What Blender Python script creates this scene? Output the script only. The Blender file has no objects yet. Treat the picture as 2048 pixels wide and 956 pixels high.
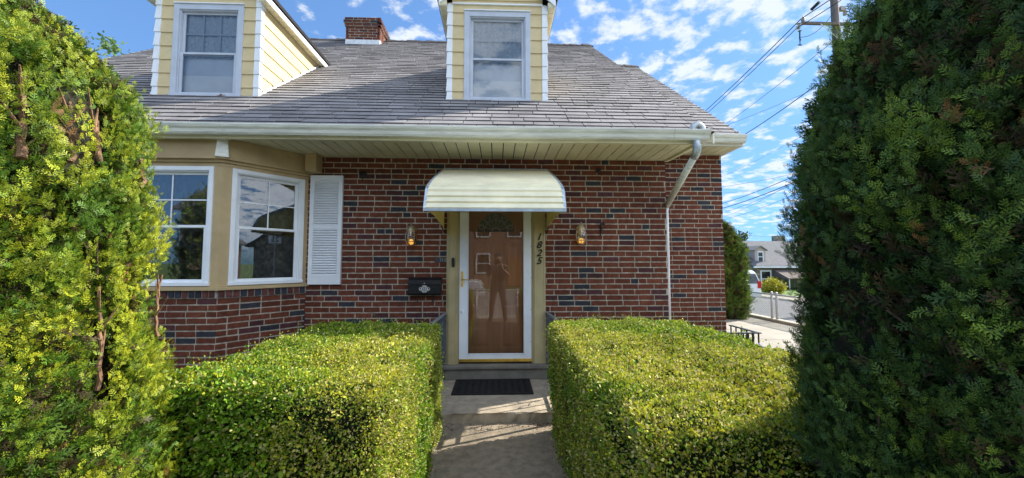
import bpy, math, random
import numpy as np
from mathutils import Vector, Matrix
from math import sin, cos, pi, radians as R

S = bpy.context.scene
COL = S.collection
# ------------------------------------------------------------------ camera
cam_d = bpy.data.cameras.new('camera')
cam_d.sensor_width = 36.0
cam_d.lens = 770.0 / 2048.0 * 36.0
cam_d.clip_start = 0.05
cam_d.clip_end = 3000
cam = bpy.data.objects.new('camera', cam_d)
COL.objects.link(cam)
cam.location = (0, 0, 1.55)
cam.rotation_euler = (R(90 + 3.42), 0, R(-2.23))
S.camera = cam
# ------------------------------------------------------------------ sun + sky
AZ, EL = R(23.1), R(37.8)          # azimuth measured from +X towards +Y
SUN = Vector((cos(AZ) * cos(EL), sin(AZ) * cos(EL), sin(EL)))
sd = bpy.data.lights.new('sun', 'SUN')
sd.energy = 3.9
sd.angle = R(0.5)
sd.color = (1.0, 0.93, 0.80)
so = bpy.data.objects.new('sun', sd)
COL.objects.link(so)
so.rotation_euler = SUN.to_track_quat('Z', 'Y').to_euler()

W = bpy.data.worlds.new('World')
S.world = W
W.use_nodes = True
nt = W.node_tree
nt.nodes.clear()
def N(t, ty, **kw):
    n = t.nodes.new(ty)
    for k, v in kw.items():
        if k in n.inputs.keys(): n.inputs[k].default_value = v
        else: setattr(n, k, v)
    return n
def build_world():
    t = nt; L = t.links.new
    sky = N(t, 'ShaderNodeTexSky', sky_type='NISHITA')
    sky.sun_disc = False
    sky.sun_elevation = EL
    sky.sun_rotation = pi / 2 - AZ
    sky.air_density = 1.0; sky.dust_density = 0.6; sky.ozone_density = 2.2
    hs = N(t, 'ShaderNodeHueSaturation', Saturation=1.12, Value=1.0)
    L(sky.outputs[0], hs.inputs['Color'])
    # soft shoulder on the bright part of the sky
    sc_ = N(t, 'ShaderNodeVectorMath', operation='ADD'); L(hs.outputs[0], sc_.inputs[0]); sc_.inputs[1].default_value = (1.05, 2.55, 6.2)
    sm_ = N(t, 'ShaderNodeVectorMath', operation='MULTIPLY'); L(hs.outputs[0], sm_.inputs[0]); sm_.inputs[1].default_value = (1.05, 2.55, 6.2)
    sd2 = N(t, 'ShaderNodeVectorMath', operation='DIVIDE'); L(sm_.outputs[0], sd2.inputs[0]); L(sc_.outputs[0], sd2.inputs[1])
    # clouds projected on a high layer
    tc = N(t, 'ShaderNodeTexCoord')
    sp = N(t, 'ShaderNodeSeparateXYZ'); L(tc.outputs['Generated'], sp.inputs[0])
    mz = N(t, 'ShaderNodeMath', operation='MAXIMUM'); L(sp.outputs['Z'], mz.inputs[0]); mz.inputs[1].default_value = 0.0
    az = N(t, 'ShaderNodeMath', operation='ADD'); L(mz.outputs[0], az.inputs[0]); az.inputs[1].default_value = 0.16
    dx = N(t, 'ShaderNodeMath', operation='DIVIDE'); L(sp.outputs['X'], dx.inputs[0]); L(az.outputs[0], dx.inputs[1])
    dy = N(t, 'ShaderNodeMath', operation='DIVIDE'); L(sp.outputs['Y'], dy.inputs[0]); L(az.outputs[0], dy.inputs[1])
    cb = N(t, 'ShaderNodeCombineXYZ'); L(dx.outputs[0], cb.inputs[0]); L(dy.outputs[0], cb.inputs[1])
    n1 = N(t, 'ShaderNodeTexNoise', Scale=9.0, Detail=7.0, Roughness=0.58, Distortion=0.15); L(cb.outputs[0], n1.inputs['Vector'])
    n2 = N(t, 'ShaderNodeTexNoise', Scale=0.9, Detail=2.0); L(cb.outputs[0], n2.inputs['Vector'])
    # more cloud towards +X
    mr = N(t, 'ShaderNodeMapRange'); L(dx.outputs[0], mr.inputs['Value'])
    mr.inputs['From Min'].default_value = -0.95; mr.inputs['From Max'].default_value = -0.35
    mr.inputs['To Min'].default_value = -0.26; mr.inputs['To Max'].default_value = 0.035
    a1 = N(t, 'ShaderNodeMath', operation='ADD'); L(n1.outputs['Fac'], a1.inputs[0]); L(mr.outputs[0], a1.inputs[1])
    m2 = N(t, 'ShaderNodeMath', operation='MULTIPLY_ADD'); L(n2.outputs['Fac'], m2.inputs[0]); m2.inputs[1].default_value = 0.28; m2.inputs[2].default_value = -0.14
    a2 = N(t, 'ShaderNodeMath', operation='ADD'); L(a1.outputs[0], a2.inputs[0]); L(m2.outputs[0], a2.inputs[1])
    cr = N(t, 'ShaderNodeMapRange', interpolation_type='SMOOTHSTEP'); L(a2.outputs[0], cr.inputs['Value'])
    cr.inputs['From Min'].default_value = 0.485; cr.inputs['From Max'].default_value = 0.66
    cr.inputs['To Min'].default_value = 0.0; cr.inputs['To Max'].default_value = 0.90
    # no cloud below the horizon
    hz = N(t, 'ShaderNodeMapRange'); L(sp.outputs['Z'], hz.inputs['Value'])
    hz.inputs['From Min'].default_value = 0.0; hz.inputs['From Max'].default_value = 0.08
    fm = N(t, 'ShaderNodeMath', operation='MULTIPLY'); L(cr.outputs[0], fm.inputs[0]); L(hz.outputs[0], fm.inputs[1])
    mx = N(t, 'ShaderNodeMix', data_type='RGBA')
    L(fm.outputs[0], mx.inputs['Factor']); L(sd2.outputs[0], mx.inputs['A'])
    # denser, brighter cloud added in the unseen sky behind the camera for facade fill
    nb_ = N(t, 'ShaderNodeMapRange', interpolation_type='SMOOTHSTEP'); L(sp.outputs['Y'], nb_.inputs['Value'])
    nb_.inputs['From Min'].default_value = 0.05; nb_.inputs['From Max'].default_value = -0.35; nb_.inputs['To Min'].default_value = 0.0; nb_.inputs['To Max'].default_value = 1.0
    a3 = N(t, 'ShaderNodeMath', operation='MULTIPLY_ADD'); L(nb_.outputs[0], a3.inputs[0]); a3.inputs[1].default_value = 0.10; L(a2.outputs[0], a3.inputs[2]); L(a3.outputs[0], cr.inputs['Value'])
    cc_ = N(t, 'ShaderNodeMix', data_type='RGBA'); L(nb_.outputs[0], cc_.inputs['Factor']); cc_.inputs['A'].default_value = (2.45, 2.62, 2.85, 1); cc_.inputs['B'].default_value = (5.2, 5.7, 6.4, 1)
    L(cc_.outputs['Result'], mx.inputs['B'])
    bg = N(t, 'ShaderNodeBackground', Strength=0.15)
    L(mx.outputs['Result'], bg.inputs['Color'])
    out = N(t, 'ShaderNodeOutputWorld'); L(bg.outputs[0], out.inputs[0])
build_world()
S.view_settings.view_transform = 'Standard'
S.view_settings.look = 'None'
S.view_settings.exposure = 1.38
S.view_settings.gamma = 1.0
S.render.engine = 'CYCLES'
S.cycles.max_bounces = 6
S.cycles.transparent_max_bounces = 12

# ------------------------------------------------------------------ materials
def mat(name, color, rough=0.7, metal=0.0, noise=0.0, nscale=8.0, bump=0.0, bscale=40.0, attr=False, spec=0.4, ramp=None, stretch=(1, 1, 1), transl=0.0, big=0.0):
    m = bpy.data.materials.new(name); m.use_nodes = True
    t = m.node_tree; t.nodes.clear(); L = t.links.new
    out = N(t, 'ShaderNodeOutputMaterial')
    b = N(t, 'ShaderNodeBsdfPrincipled', Roughness=rough, Metallic=metal)
    b.inputs['Specular IOR Level'].default_value = spec
    tc = N(t, 'ShaderNodeTexCoord')
    mp = N(t, 'ShaderNodeMapping'); L(tc.outputs['Object'], mp.inputs[0]); mp.inputs['Scale'].default_value = stretch
    if attr:
        c = N(t, 'ShaderNodeVertexColor', layer_name='Col').outputs['Color']
    else:
        rgb = N(t, 'ShaderNodeRGB'); rgb.outputs[0].default_value = (*color, 1); c = rgb.outputs[0]
    if noise > 0:
        nz = N(t, 'ShaderNodeTexNoise', Scale=nscale, Detail=5.0, Roughness=0.6); L(mp.outputs[0], nz.inputs['Vector'])
        mr = N(t, 'ShaderNodeMapRange'); L(nz.outputs['Fac'], mr.inputs['Value'])
        mr.inputs['From Min'].default_value = 0.3; mr.inputs['From Max'].default_value = 0.7
        mr.inputs['To Min'].default_value = 1 - noise; mr.inputs['To Max'].default_value = 1 + noise * 0.6
        mx = N(t, 'ShaderNodeMix', data_type='RGBA', blend_type='MULTIPLY'); mx.inputs['Factor'].default_value = 1
        L(c, mx.inputs['A']); L(mr.outputs[0], mx.inputs['B']); c = mx.outputs['Result']
    if big > 0:
        ng = N(t, 'ShaderNodeTexNoise', Scale=1.1, Detail=4.0, Roughness=0.65); L(mp.outputs[0], ng.inputs['Vector'])
        mg = N(t, 'ShaderNodeMapRange'); L(ng.outputs['Fac'], mg.inputs['Value']); mg.inputs['From Min'].default_value = 0.32; mg.inputs['From Max'].default_value = 0.68
        mg.inputs['To Min'].default_value = 1 - big; mg.inputs['To Max'].default_value = 1 + big * .7
        mb_ = N(t, 'ShaderNodeMix', data_type='RGBA', blend_type='MULTIPLY'); mb_.inputs['Factor'].default_value = 1; L(c, mb_.inputs['A']); L(mg.outputs[0], mb_.inputs['B']); c = mb_.outputs['Result']
    L(c, b.inputs['Base Color'])
    if bump > 0:
        nb = N(t, 'ShaderNodeTexNoise', Scale=bscale, Detail=4.0); L(mp.outputs[0], nb.inputs['Vector'])
        bp = N(t, 'ShaderNodeBump', Strength=bump, Distance=0.01); L(nb.outputs['Fac'], bp.inputs['Height'])
        L(bp.outputs[0], b.inputs['Normal'])
    if transl > 0:
        tr = N(t, 'ShaderNodeBsdfTranslucent'); L(c, tr.inputs['Color'])
        ms = N(t, 'ShaderNodeMixShader'); ms.inputs[0].default_value = transl
        L(b.outputs[0], ms.inputs[1]); L(tr.outputs[0], ms.inputs[2]); L(ms.outputs[0], out.inputs[0])
    else:
        L(b.outputs[0], out.inputs[0])
    return m
def glass_mat(name, tint=(0.75, 0.78, 0.8), boost=1.9, add=0.02, wob=0.0):
    m = bpy.data.materials.new(name); m.use_nodes = True
    t = m.node_tree; t.nodes.clear(); L = t.links.new
    out = N(t, 'ShaderNodeOutputMaterial')
    tr = N(t, 'ShaderNodeBsdfTransparent'); tr.inputs[0].default_value = (*tint, 1)
    gl = N(t, 'ShaderNodeBsdfGlossy', Roughness=0.0); gl.inputs[0].default_value = (1, 1, 1, 1)
    fr = N(t, 'ShaderNodeFresnel', IOR=1.5)
    ma = N(t, 'ShaderNodeMath', operation='MULTIPLY_ADD', use_clamp=True); L(fr.outputs[0], ma.inputs[0])
    ma.inputs[1].default_value = boost; ma.inputs[2].default_value = add
    if wob > 0:
        tc = N(t, 'ShaderNodeTexCoord'); nz = N(t, 'ShaderNodeTexNoise', Scale=3.0, Detail=1.0); L(tc.outputs['Object'], nz.inputs['Vector'])
        bp = N(t, 'ShaderNodeBump', Strength=wob, Distance=0.02); L(nz.outputs['Fac'], bp.inputs['Height']); L(bp.outputs[0], gl.inputs['Normal'])
    ms = N(t, 'ShaderNodeMixShader'); L(ma.outputs[0], ms.inputs[0]); L(tr.outputs[0], ms.inputs[1]); L(gl.outputs[0], ms.inputs[2])
    L(ms.outputs[0], out.inputs[0])
    return m
M = {}
M['brick'] = mat('brick', (0, 0, 0), 0.85, noise=0.35, nscale=22, bump=0.7, bscale=60, attr=True, spec=0.25, big=0.15)
M['shingle'] = mat('shingle', (0, 0, 0), 0.95, noise=0.14, nscale=2.2, bump=0.5, bscale=240, attr=True, spec=0.15, big=0.15)
M['roofdark'] = mat('ridge_shingle', (0.045, 0.042, 0.045), 0.95, noise=0.4, nscale=20, bump=0.4, bscale=150)
M['cream'] = mat('cream_siding', (0.64, 0.52, 0.29), 0.6, noise=0.10, nscale=6, bump=0.12, bscale=300)
M['tan'] = mat('tan_trim', (0.50, 0.375, 0.20), 0.6, big=0.14, noise=0.12, nscale=5, bump=0.1, bscale=120)
M['doortan'] = mat('door_casing_tan', (0.50, 0.42, 0.225), 0.55, big=0.14, noise=0.14, nscale=4, bump=0.1, bscale=90)
M['white'] = mat('white_paint', (0.80, 0.84, 0.88), 0.45, noise=0.08, nscale=5)
M['soffit'] = mat('soffit_cream', (0.74, 0.70, 0.50), 0.55, big=0.14, noise=0.12, nscale=3)
M['gutter'] = mat('gutter_white', (0.78, 0.79, 0.71), 0.40, big=0.14, noise=0.22, nscale=7, stretch=(0.6, 3, 5))
M['dark'] = mat('dark_gap', (0.02, 0.018, 0.015), 0.9)
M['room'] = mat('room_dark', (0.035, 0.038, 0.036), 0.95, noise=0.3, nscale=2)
M['galv'] = mat('galvanised', (0.50, 0.54, 0.56), 0.38, metal=0.55, noise=0.35, nscale=26)
M['flash'] = mat('white_flashing', (0.70, 0.73, 0.75), 0.4, noise=0.25, nscale=9)
M['awn'] = mat('awning_cream', (0.92, 0.85, 0.60), 0.40, big=0.14, noise=0.10, nscale=5)
M['awnblue'] = mat('awning_trim_metal', (0.42, 0.50, 0.58), 0.35, metal=0.3, noise=0.25, nscale=14)
M['awnyel'] = mat('awning_side_yellow', (0.85, 0.70, 0.22), 0.5, noise=0.1)
M['wood'] = mat('door_wood', (0.41, 0.185, 0.073), 0.42, noise=0.22, nscale=2.2, stretch=(9, 9, 0.7))
M['brass'] = mat('brass', (0.75, 0.52, 0.12), 0.28, metal=0.9, noise=0.2, nscale=25)
M['bronze'] = mat('aged_brass', (0.50, 0.42, 0.27), 0.35, metal=0.7, noise=0.3, nscale=30)
M['black'] = mat('black_metal', (0.012, 0.013, 0.016), 0.42, noise=0.3, nscale=10)
M['blackpl'] = mat('black_plastic', (0.012, 0.012, 0.018), 0.35)
M['greyiron'] = mat('grey_painted_iron', (0.085, 0.10, 0.125), 0.5, noise=0.2, nscale=20)
M['ironlight'] = mat('grey_iron_weathered', (0.20, 0.22, 0.25), 0.45, noise=0.2, nscale=20)
M['mat'] = mat('rubber_mat', (0.014, 0.014, 0.015), 0.8, bump=1.0, bscale=70, noise=0.3)
M['emblem'] = mat('emblem_white', (0.75, 0.75, 0.72), 0.4)
M['slab'] = mat('stoop_concrete', (0.42, 0.355, 0.27), 0.9, noise=0.28, nscale=9, bump=0.6, bscale=90)
M['sill'] = mat('sill_stone', (0.20, 0.185, 0.155), 0.85, noise=0.25, nscale=7, bump=0.3, bscale=70)
M['walk'] = mat('walk_concrete', (0.30, 0.245, 0.18), 0.92, noise=0.32, nscale=14, bump=0.9, bscale=130)
M['drive'] = mat('driveway_concrete', (0.33, 0.31, 0.265), 0.9, noise=0.16, nscale=2.5, bump=0.4, bscale=60)
M['curb'] = mat('curb_concrete', (0.45, 0.42, 0.34), 0.9, noise=0.25, nscale=4, bump=0.4, bscale=40)
M['asphalt'] = mat('asphalt', (0.18, 0.18, 0.185), 0.9, noise=0.12, nscale=2, bump=0.4, bscale=80)
M['soil'] = mat('soil', (0.07, 0.052, 0.035), 0.95, noise=0.4, nscale=6, bump=1.0, bscale=30)
M['grassmat'] = mat('lawn', (0.10, 0.17, 0.03), 0.9, noise=0.3, nscale=5, bump=0.8, bscale=60)
M['leaf'] = mat('leaf', (0, 0, 0), 0.5, attr=True, transl=0.33, spec=0.35)
M['cedar'] = mat('cedar_frond', (0, 0, 0), 0.55, attr=True, transl=0.28, spec=0.35)
M['core'] = mat('inner_shade_core', (0.020, 0.020, 0.009), 0.95, noise=0.7, nscale=26, bump=1.0, bscale=50)  # dead inner foliage as a solid core, coloured dark for the inner shade
M['twig'] = mat('twig', (0.16, 0.105, 0.065), 0.9, noise=0.5, nscale=30, bump=0.8, bscale=70)
M['bark'] = mat('bark', (0.27, 0.155, 0.09), 0.9, noise=0.65, nscale=22, bump=1.0, bscale=60, stretch=(1, 1, 0.35))
M['polewood'] = mat('pole_wood', (0.17, 0.135, 0.12), 0.9, noise=0.3, nscale=3, stretch=(6, 6, 0.5))
M['wire'] = mat('wire_black', (0.02, 0.022, 0.03), 0.6)
M['wiregrey'] = mat('wire_grey', (0.10, 0.11, 0.13), 0.6)
M['ceramic'] = mat('insulator', (0.35, 0.32, 0.30), 0.35)
M['fencegalv'] = mat('fence_galvanised', (0.55, 0.56, 0.57), 0.45, metal=0.25, noise=0.15, nscale=9)
M['carwhite'] = mat('car_white', (0.75, 0.77, 0.80), 0.18, spec=0.6)
M['tyre'] = mat('tyre', (0.02, 0.02, 0.02), 0.8)
M['chrome'] = mat('chrome', (0.6, 0.6, 0.62), 0.2, metal=0.9)
M['redlight'] = mat('tail_lens', (0.5, 0.02, 0.02), 0.2)
M['carglass'] = mat('car_glass', (0.02, 0.025, 0.03), 0.05, spec=0.8)
M['pane'] = glass_mat('window_glass', (0.72, 0.76, 0.78), boost=2.4, add=0.04, wob=0.012)
M['atticpane'] = glass_mat('attic_glass', (0.85, 0.88, 0.9), boost=1.2, add=0.02, wob=0.012)
M['doorglass'] = glass_mat('door_glass', (0.93, 0.93, 0.91), boost=1.75, add=0.01, wob=0.012)
M['lampglass'] = glass_mat('lamp_glass', (0.85, 0.78, 0.6), boost=1.5, add=0.08)
M['casing'] = mat('casing_shade_blue', (0.50, 0.55, 0.63), 0.5, noise=0.10, nscale=6)  # dormer casing, bluish shade put into the paint colour
M['muntin'] = mat('muntin_pale_blue', (0.42, 0.49, 0.57), 0.6)
M['blindlow'] = mat('valance_cloth', (0.46, 0.53, 0.60), 0.85, noise=0.25, nscale=30)
M['blind'] = mat('window_shade', (0.62, 0.70, 0.80), 0.7, noise=0.15, nscale=3)
M['skin'] = mat('skin', (0.45, 0.26, 0.18), 0.5)
M['jeans'] = mat('jeans', (0.03, 0.04, 0.07), 0.85)
M['shirt'] = mat('shirt', (0.05, 0.05, 0.055), 0.85)
M['number'] = mat('number_black', (0.008, 0.008, 0.01), 0.35)
M['stone'] = None
M['tanwall'] = mat('dormer_pinkish', (0.45, 0.36, 0.33), 0.7)
M['roofblue'] = mat('far_roof', (0.12, 0.125, 0.14), 0.9, noise=0.25, nscale=4)
M['oppbrick'] = None
def brick_proc(name, c1, c2, mortar, scale=1.0, w=0.22, h=0.07):
    m = bpy.data.materials.new(name); m.use_nodes = True
    t = m.node_tree; t.nodes.clear(); L = t.links.new
    out = N(t, 'ShaderNodeOutputMaterial'); b = N(t, 'ShaderNodeBsdfPrincipled', Roughness=0.85)
    tc = N(t, 'ShaderNodeTexCoord'); sp = N(t, 'ShaderNodeSeparateXYZ'); L(tc.outputs['Object'], sp.inputs[0])
    ad = N(t, 'ShaderNodeMath', operation='ADD'); L(sp.outputs[0], ad.inputs[0]); L(sp.outputs[1], ad.inputs[1])
    cb = N(t, 'ShaderNodeCombineXYZ'); L(ad.outputs[0], cb.inputs[0]); L(sp.outputs[2], cb.inputs[1])
    br = N(t, 'ShaderNodeTexBrick', Scale=scale); br.inputs['Color1'].default_value = (*c1, 1); br.inputs['Color2'].default_value = (*c2, 1)
    br.inputs['Mortar'].default_value = (*mortar, 1); br.inputs['Mortar Size'].default_value = 0.008
    br.inputs['Brick Width'].default_value = w; br.inputs['Row Height'].default_value = h
    L(cb.outputs[0], br.inputs['Vector']); L(br.outputs['Color'], b.inputs['Base Color']); L(b.outputs[0], out.inputs[0])
    return m
M['oppbrick'] = brick_proc('opposite_brick', (0.30, 0.12, 0.075), (0.22, 0.09, 0.06), (0.42, 0.38, 0.33))
def stone_mat():
    m = bpy.data.materials.new('fieldstone'); m.use_nodes = True
    t = m.node_tree; t.nodes.clear(); L = t.links.new
    out = N(t, 'ShaderNodeOutputMaterial'); b = N(t, 'ShaderNodeBsdfPrincipled', Roughness=0.9)
    tc = N(t, 'ShaderNodeTexCoord'); mp = N(t, 'ShaderNodeMapping'); mp.inputs['Scale'].default_value = (1, 1, 1.6); L(tc.outputs['Object'], mp.inputs[0])
    v = N(t, 'ShaderNodeTexVoronoi', Scale=2.6); L(mp.outputs[0], v.inputs['Vector'])
    rr = N(t, 'ShaderNodeValToRGB'); L(v.outputs['Color'], rr.inputs[0])
    rr.color_ramp.elements[0].color = (0.13, 0.10, 0.08, 1); rr.color_ramp.elements[1].color = (0.48, 0.38, 0.26, 1)
    e = rr.color_ramp.elements.new(0.5); e.color = (0.26, 0.22, 0.18, 1)
    L(rr.outputs[0], b.inputs['Base Color']); L(b.outputs[0], out.inputs[0])
    return m
M['stone'] = stone_mat()
def emis(name, col, st):
    m = bpy.data.materials.new(name); m.use_nodes = True; t = m.node_tree; t.nodes.clear()
    out = N(t, 'ShaderNodeOutputMaterial'); e = N(t, 'ShaderNodeEmission', Strength=st); e.inputs[0].default_value = (*col, 1)
    t.links.new(e.outputs[0], out.inputs[0]); return m
M['bulb'] = emis('lit_bulb', (1.0, 0.50, 0.10), 0.55)
def lace_mat():
    m = bpy.data.materials.new('lace_curtain'); m.use_nodes = True
    t = m.node_tree; t.nodes.clear(); L = t.links.new
    out = N(t, 'ShaderNodeOutputMaterial'); d = N(t, 'ShaderNodeBsdfDiffuse'); d.inputs[0].default_value = (0.42, 0.43, 0.38, 1)
    tr = N(t, 'ShaderNodeBsdfTransparent')
    tc = N(t, 'ShaderNodeTexCoord'); mp = N(t, 'ShaderNodeMapping'); mp.inputs['Scale'].default_value = (9, 9, 5.5); L(tc.outputs['Object'], mp.inputs[0])
    v = N(t, 'ShaderNodeTexVoronoi', Scale=1.0, feature='F1', Randomness=0.15); L(mp.outputs[0], v.inputs['Vector'])
    w = N(t, 'ShaderNodeMath', operation='MULTIPLY'); L(v.outputs['Distance'], w.inputs[0]); w.inputs[1].default_value = 22
    s = N(t, 'ShaderNodeMath', operation='SINE'); L(w.outputs[0], s.inputs[0])
    nz = N(t, 'ShaderNodeTexNoise', Scale=9.0, Detail=2.0); L(tc.outputs['Object'], nz.inputs['Vector'])
    ml = N(t, 'ShaderNodeMath', operation='MULTIPLY_ADD'); L(s.outputs[0], ml.inputs[0]); ml.inputs[1].default_value = 0.17; L(nz.outputs['Fac'], ml.inputs[2])
    mr = N(t, 'ShaderNodeMapRange'); L(ml.outputs[0], mr.inputs['Value']); mr.inputs['From Min'].default_value = 0.35; mr.inputs['From Max'].default_value = 0.8
    mr.inputs['To Min'].default_value = 0.06; mr.inputs['To Max'].default_value = 0.42
    ms = N(t, 'ShaderNodeMixShader'); L(mr.outputs[0], ms.inputs[0]); L(tr.outputs[0], ms.inputs[1]); L(d.outputs[0], ms.inputs[2])
    L(ms.outputs[0], out.inputs[0]); return m
M['lace'] = lace_mat()

# ------------------------------------------------------------------ mesh helpers
class MB:
    def __init__(s): s.v = []; s.f = []; s.mi = []; s.c = []
    def add(s, vs, fs, mi=0, col=None):
        o = len(s.v); s.v += [tuple(v) for v in vs]
        for f in fs: s.f.append([o + i for i in f]); s.mi.append(mi); s.c.append(col or (1, 1, 1))
    def box(s, x0, x1, y0, y1, z0, z1, mi=0, col=None):
        s.hexa([(x0, y0, z0), (x1, y0, z0), (x1, y1, z0), (x0, y1, z0), (x0, y0, z1), (x1, y0, z1), (x1, y1, z1), (x0, y1, z1)], mi, col)
    def hexa(s, p, mi=0, col=None):
        s.add(p, [(0, 3, 2, 1), (4, 5, 6, 7), (0, 1, 5, 4), (1, 2, 6, 5), (2, 3, 7, 6), (3, 0, 4, 7)], mi, col)
    def obox(s, P, u, n, u0, u1, d0, d1, z0, z1, mi=0, col=None):
        """box in a wall frame: u horizontal along the wall, n outward normal"""
        def q(a, d, z): return (P[0] + u[0] * a + n[0] * d, P[1] + u[1] * a + n[1] * d, z)
        s.hexa([q(u0, d1, z0), q(u1, d1, z0), q(u1, d0, z0), q(u0, d0, z0), q(u0, d1, z1), q(u1, d1, z1), q(u1, d0, z1), q(u0, d0, z1)], mi, col)
    def tube(s, pts, r, seg=8, mi=0, col=None, cap=True):
        pts = [Vector(p) for p in pts]; n = len(pts)
        rs = r if isinstance(r, (list, tuple)) else [r] * n
        o = len(s.v); ref = None
        for i, p in enumerate(pts):
            d = (pts[min(i + 1, n - 1)] - pts[max(i - 1, 0)]).normalized()
            if ref is None: ref = d.orthogonal().normalized()
            a = (ref - d * ref.dot(d))
            a = a.normalized() if a.length > 1e-6 else d.orthogonal().normalized()
            ref = a; b = d.cross(a)
            for k in range(seg):
                t = 2 * pi * k / seg
                s.v.append(tuple(p + (a * cos(t) + b * sin(t)) * rs[i]))
        def F(f): s.f.append(f); s.mi.append(mi); s.c.append(col or (1, 1, 1))
        for i in range(n - 1):
            for k in range(seg):
                k2 = (k + 1) % seg
                F([o + i * seg + k, o + i * seg + k2, o + (i + 1) * seg + k2, o + (i + 1) * seg + k])
        if cap:
            F([o + k for k in range(seg)][::-1]); F([o + (n - 1) * seg + k for k in range(seg)])
    def lathe(s, prof, c, seg=16, mi=0, col=None):
        o = len(s.v)
        for r, z in prof:
            for k in range(seg):
                t = 2 * pi * k / seg; s.v.append((c[0] + r * cos(t), c[1] + r * sin(t), c[2] + z))
        def F(f): s.f.append(f); s.mi.append(mi); s.c.append(col or (1, 1, 1))
        for i in range(len(prof) - 1):
            for k in range(seg):
                k2 = (k + 1) % seg
                F([o + i * seg + k, o + i * seg + k2, o + (i + 1) * seg + k2, o + (i + 1) * seg + k])
        F([o + k for k in range(seg)][::-1]); F([o + (len(prof) - 1) * seg + k for k in range(seg)])
    def prism(s, poly, axis, a0, a1, mi=0, col=None):
        """poly of 2D points extruded along axis 'x','y' or 'z' from a0 to a1"""
        def q(p, a):
            return {'x': (a, p[0], p[1]), 'y': (p[0], a, p[1]), 'z': (p[0], p[1], a)}[axis]
        n = len(poly)
        s.add([q(p, a0) for p in poly] + [q(p, a1) for p in poly],
              [list(range(n))[::-1], list(range(n, 2 * n))] + [[i, (i + 1) % n, n + (i + 1) % n, n + i] for i in range(n)], mi, col)
    def build(s, name, mats, parent=None, smooth=False, bevel=0.0, recalc=True):
        me = bpy.data.meshes.new(name)
        me.from_pydata(s.v, [], s.f)
        for m in (mats if isinstance(mats, (list, tuple)) else [mats]): me.materials.append(m)
        me.polygons.foreach_set('material_index', s.mi)
        if any(c != (1, 1, 1) for c in s.c):
            ca = me.color_attributes.new('Col', 'FLOAT_COLOR', 'CORNER')
            tot = np.array([len(f) for f in s.f]); cc = np.array([(*c, 1.0) for c in s.c])
            ca.data.foreach_set('color', np.repeat(cc, tot, axis=0).ravel())
        if recalc:
            import bmesh
            bm = bmesh.new(); bm.from_mesh(me); bmesh.ops.recalc_face_normals(bm, faces=bm.faces); bm.to_mesh(me); bm.free()
        if smooth: me.polygons.foreach_set('use_smooth', [True] * len(me.polygons))
        me.update()
        o = bpy.data.objects.new(name, me); COL.objects.link(o)
        if parent is not None: o.parent = parent; o.matrix_parent_inverse = world_of(parent).inverted()
        if bevel > 0:
            b = o.modifiers.new('bevel', 'BEVEL'); b.width = bevel; b.segments = 2; b.limit_method = 'ANGLE'
        return o
def world_of(o):
    m = Matrix.LocRotScale(o.location, o.rotation_euler, o.scale)
    if o.parent is not None: m = world_of(o.parent) @ o.matrix_parent_inverse @ m
    return m
def tag(o, label, cat, group=None, kind=None):
    o['label'] = label; o['category'] = cat
    if group: o['group'] = group
    if kind: o['kind'] = kind
    return o
def thing(name, label, cat, loc=(0, 0, 0), group=None):
    o = bpy.data.objects.new(name, None); COL.objects.link(o); o.location = loc; o.empty_display_size = 0.2
    return tag(o, label, cat, group)
def struct(o): o['kind'] = 'structure'; return o
def copy_tree(o, parent=None):
    c = o.copy(); COL.objects.link(c)
    if parent is not None: c.parent = parent
    for ch in list(o.children): copy_tree(ch, c)
    return c
def lin(r, g, b):
    f = lambda c: ((c / 255 + 0.055) / 1.055) ** 2.4 if c > 10 else c / 255 / 12.92
    return (f(r), f(g), f(b))

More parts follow.
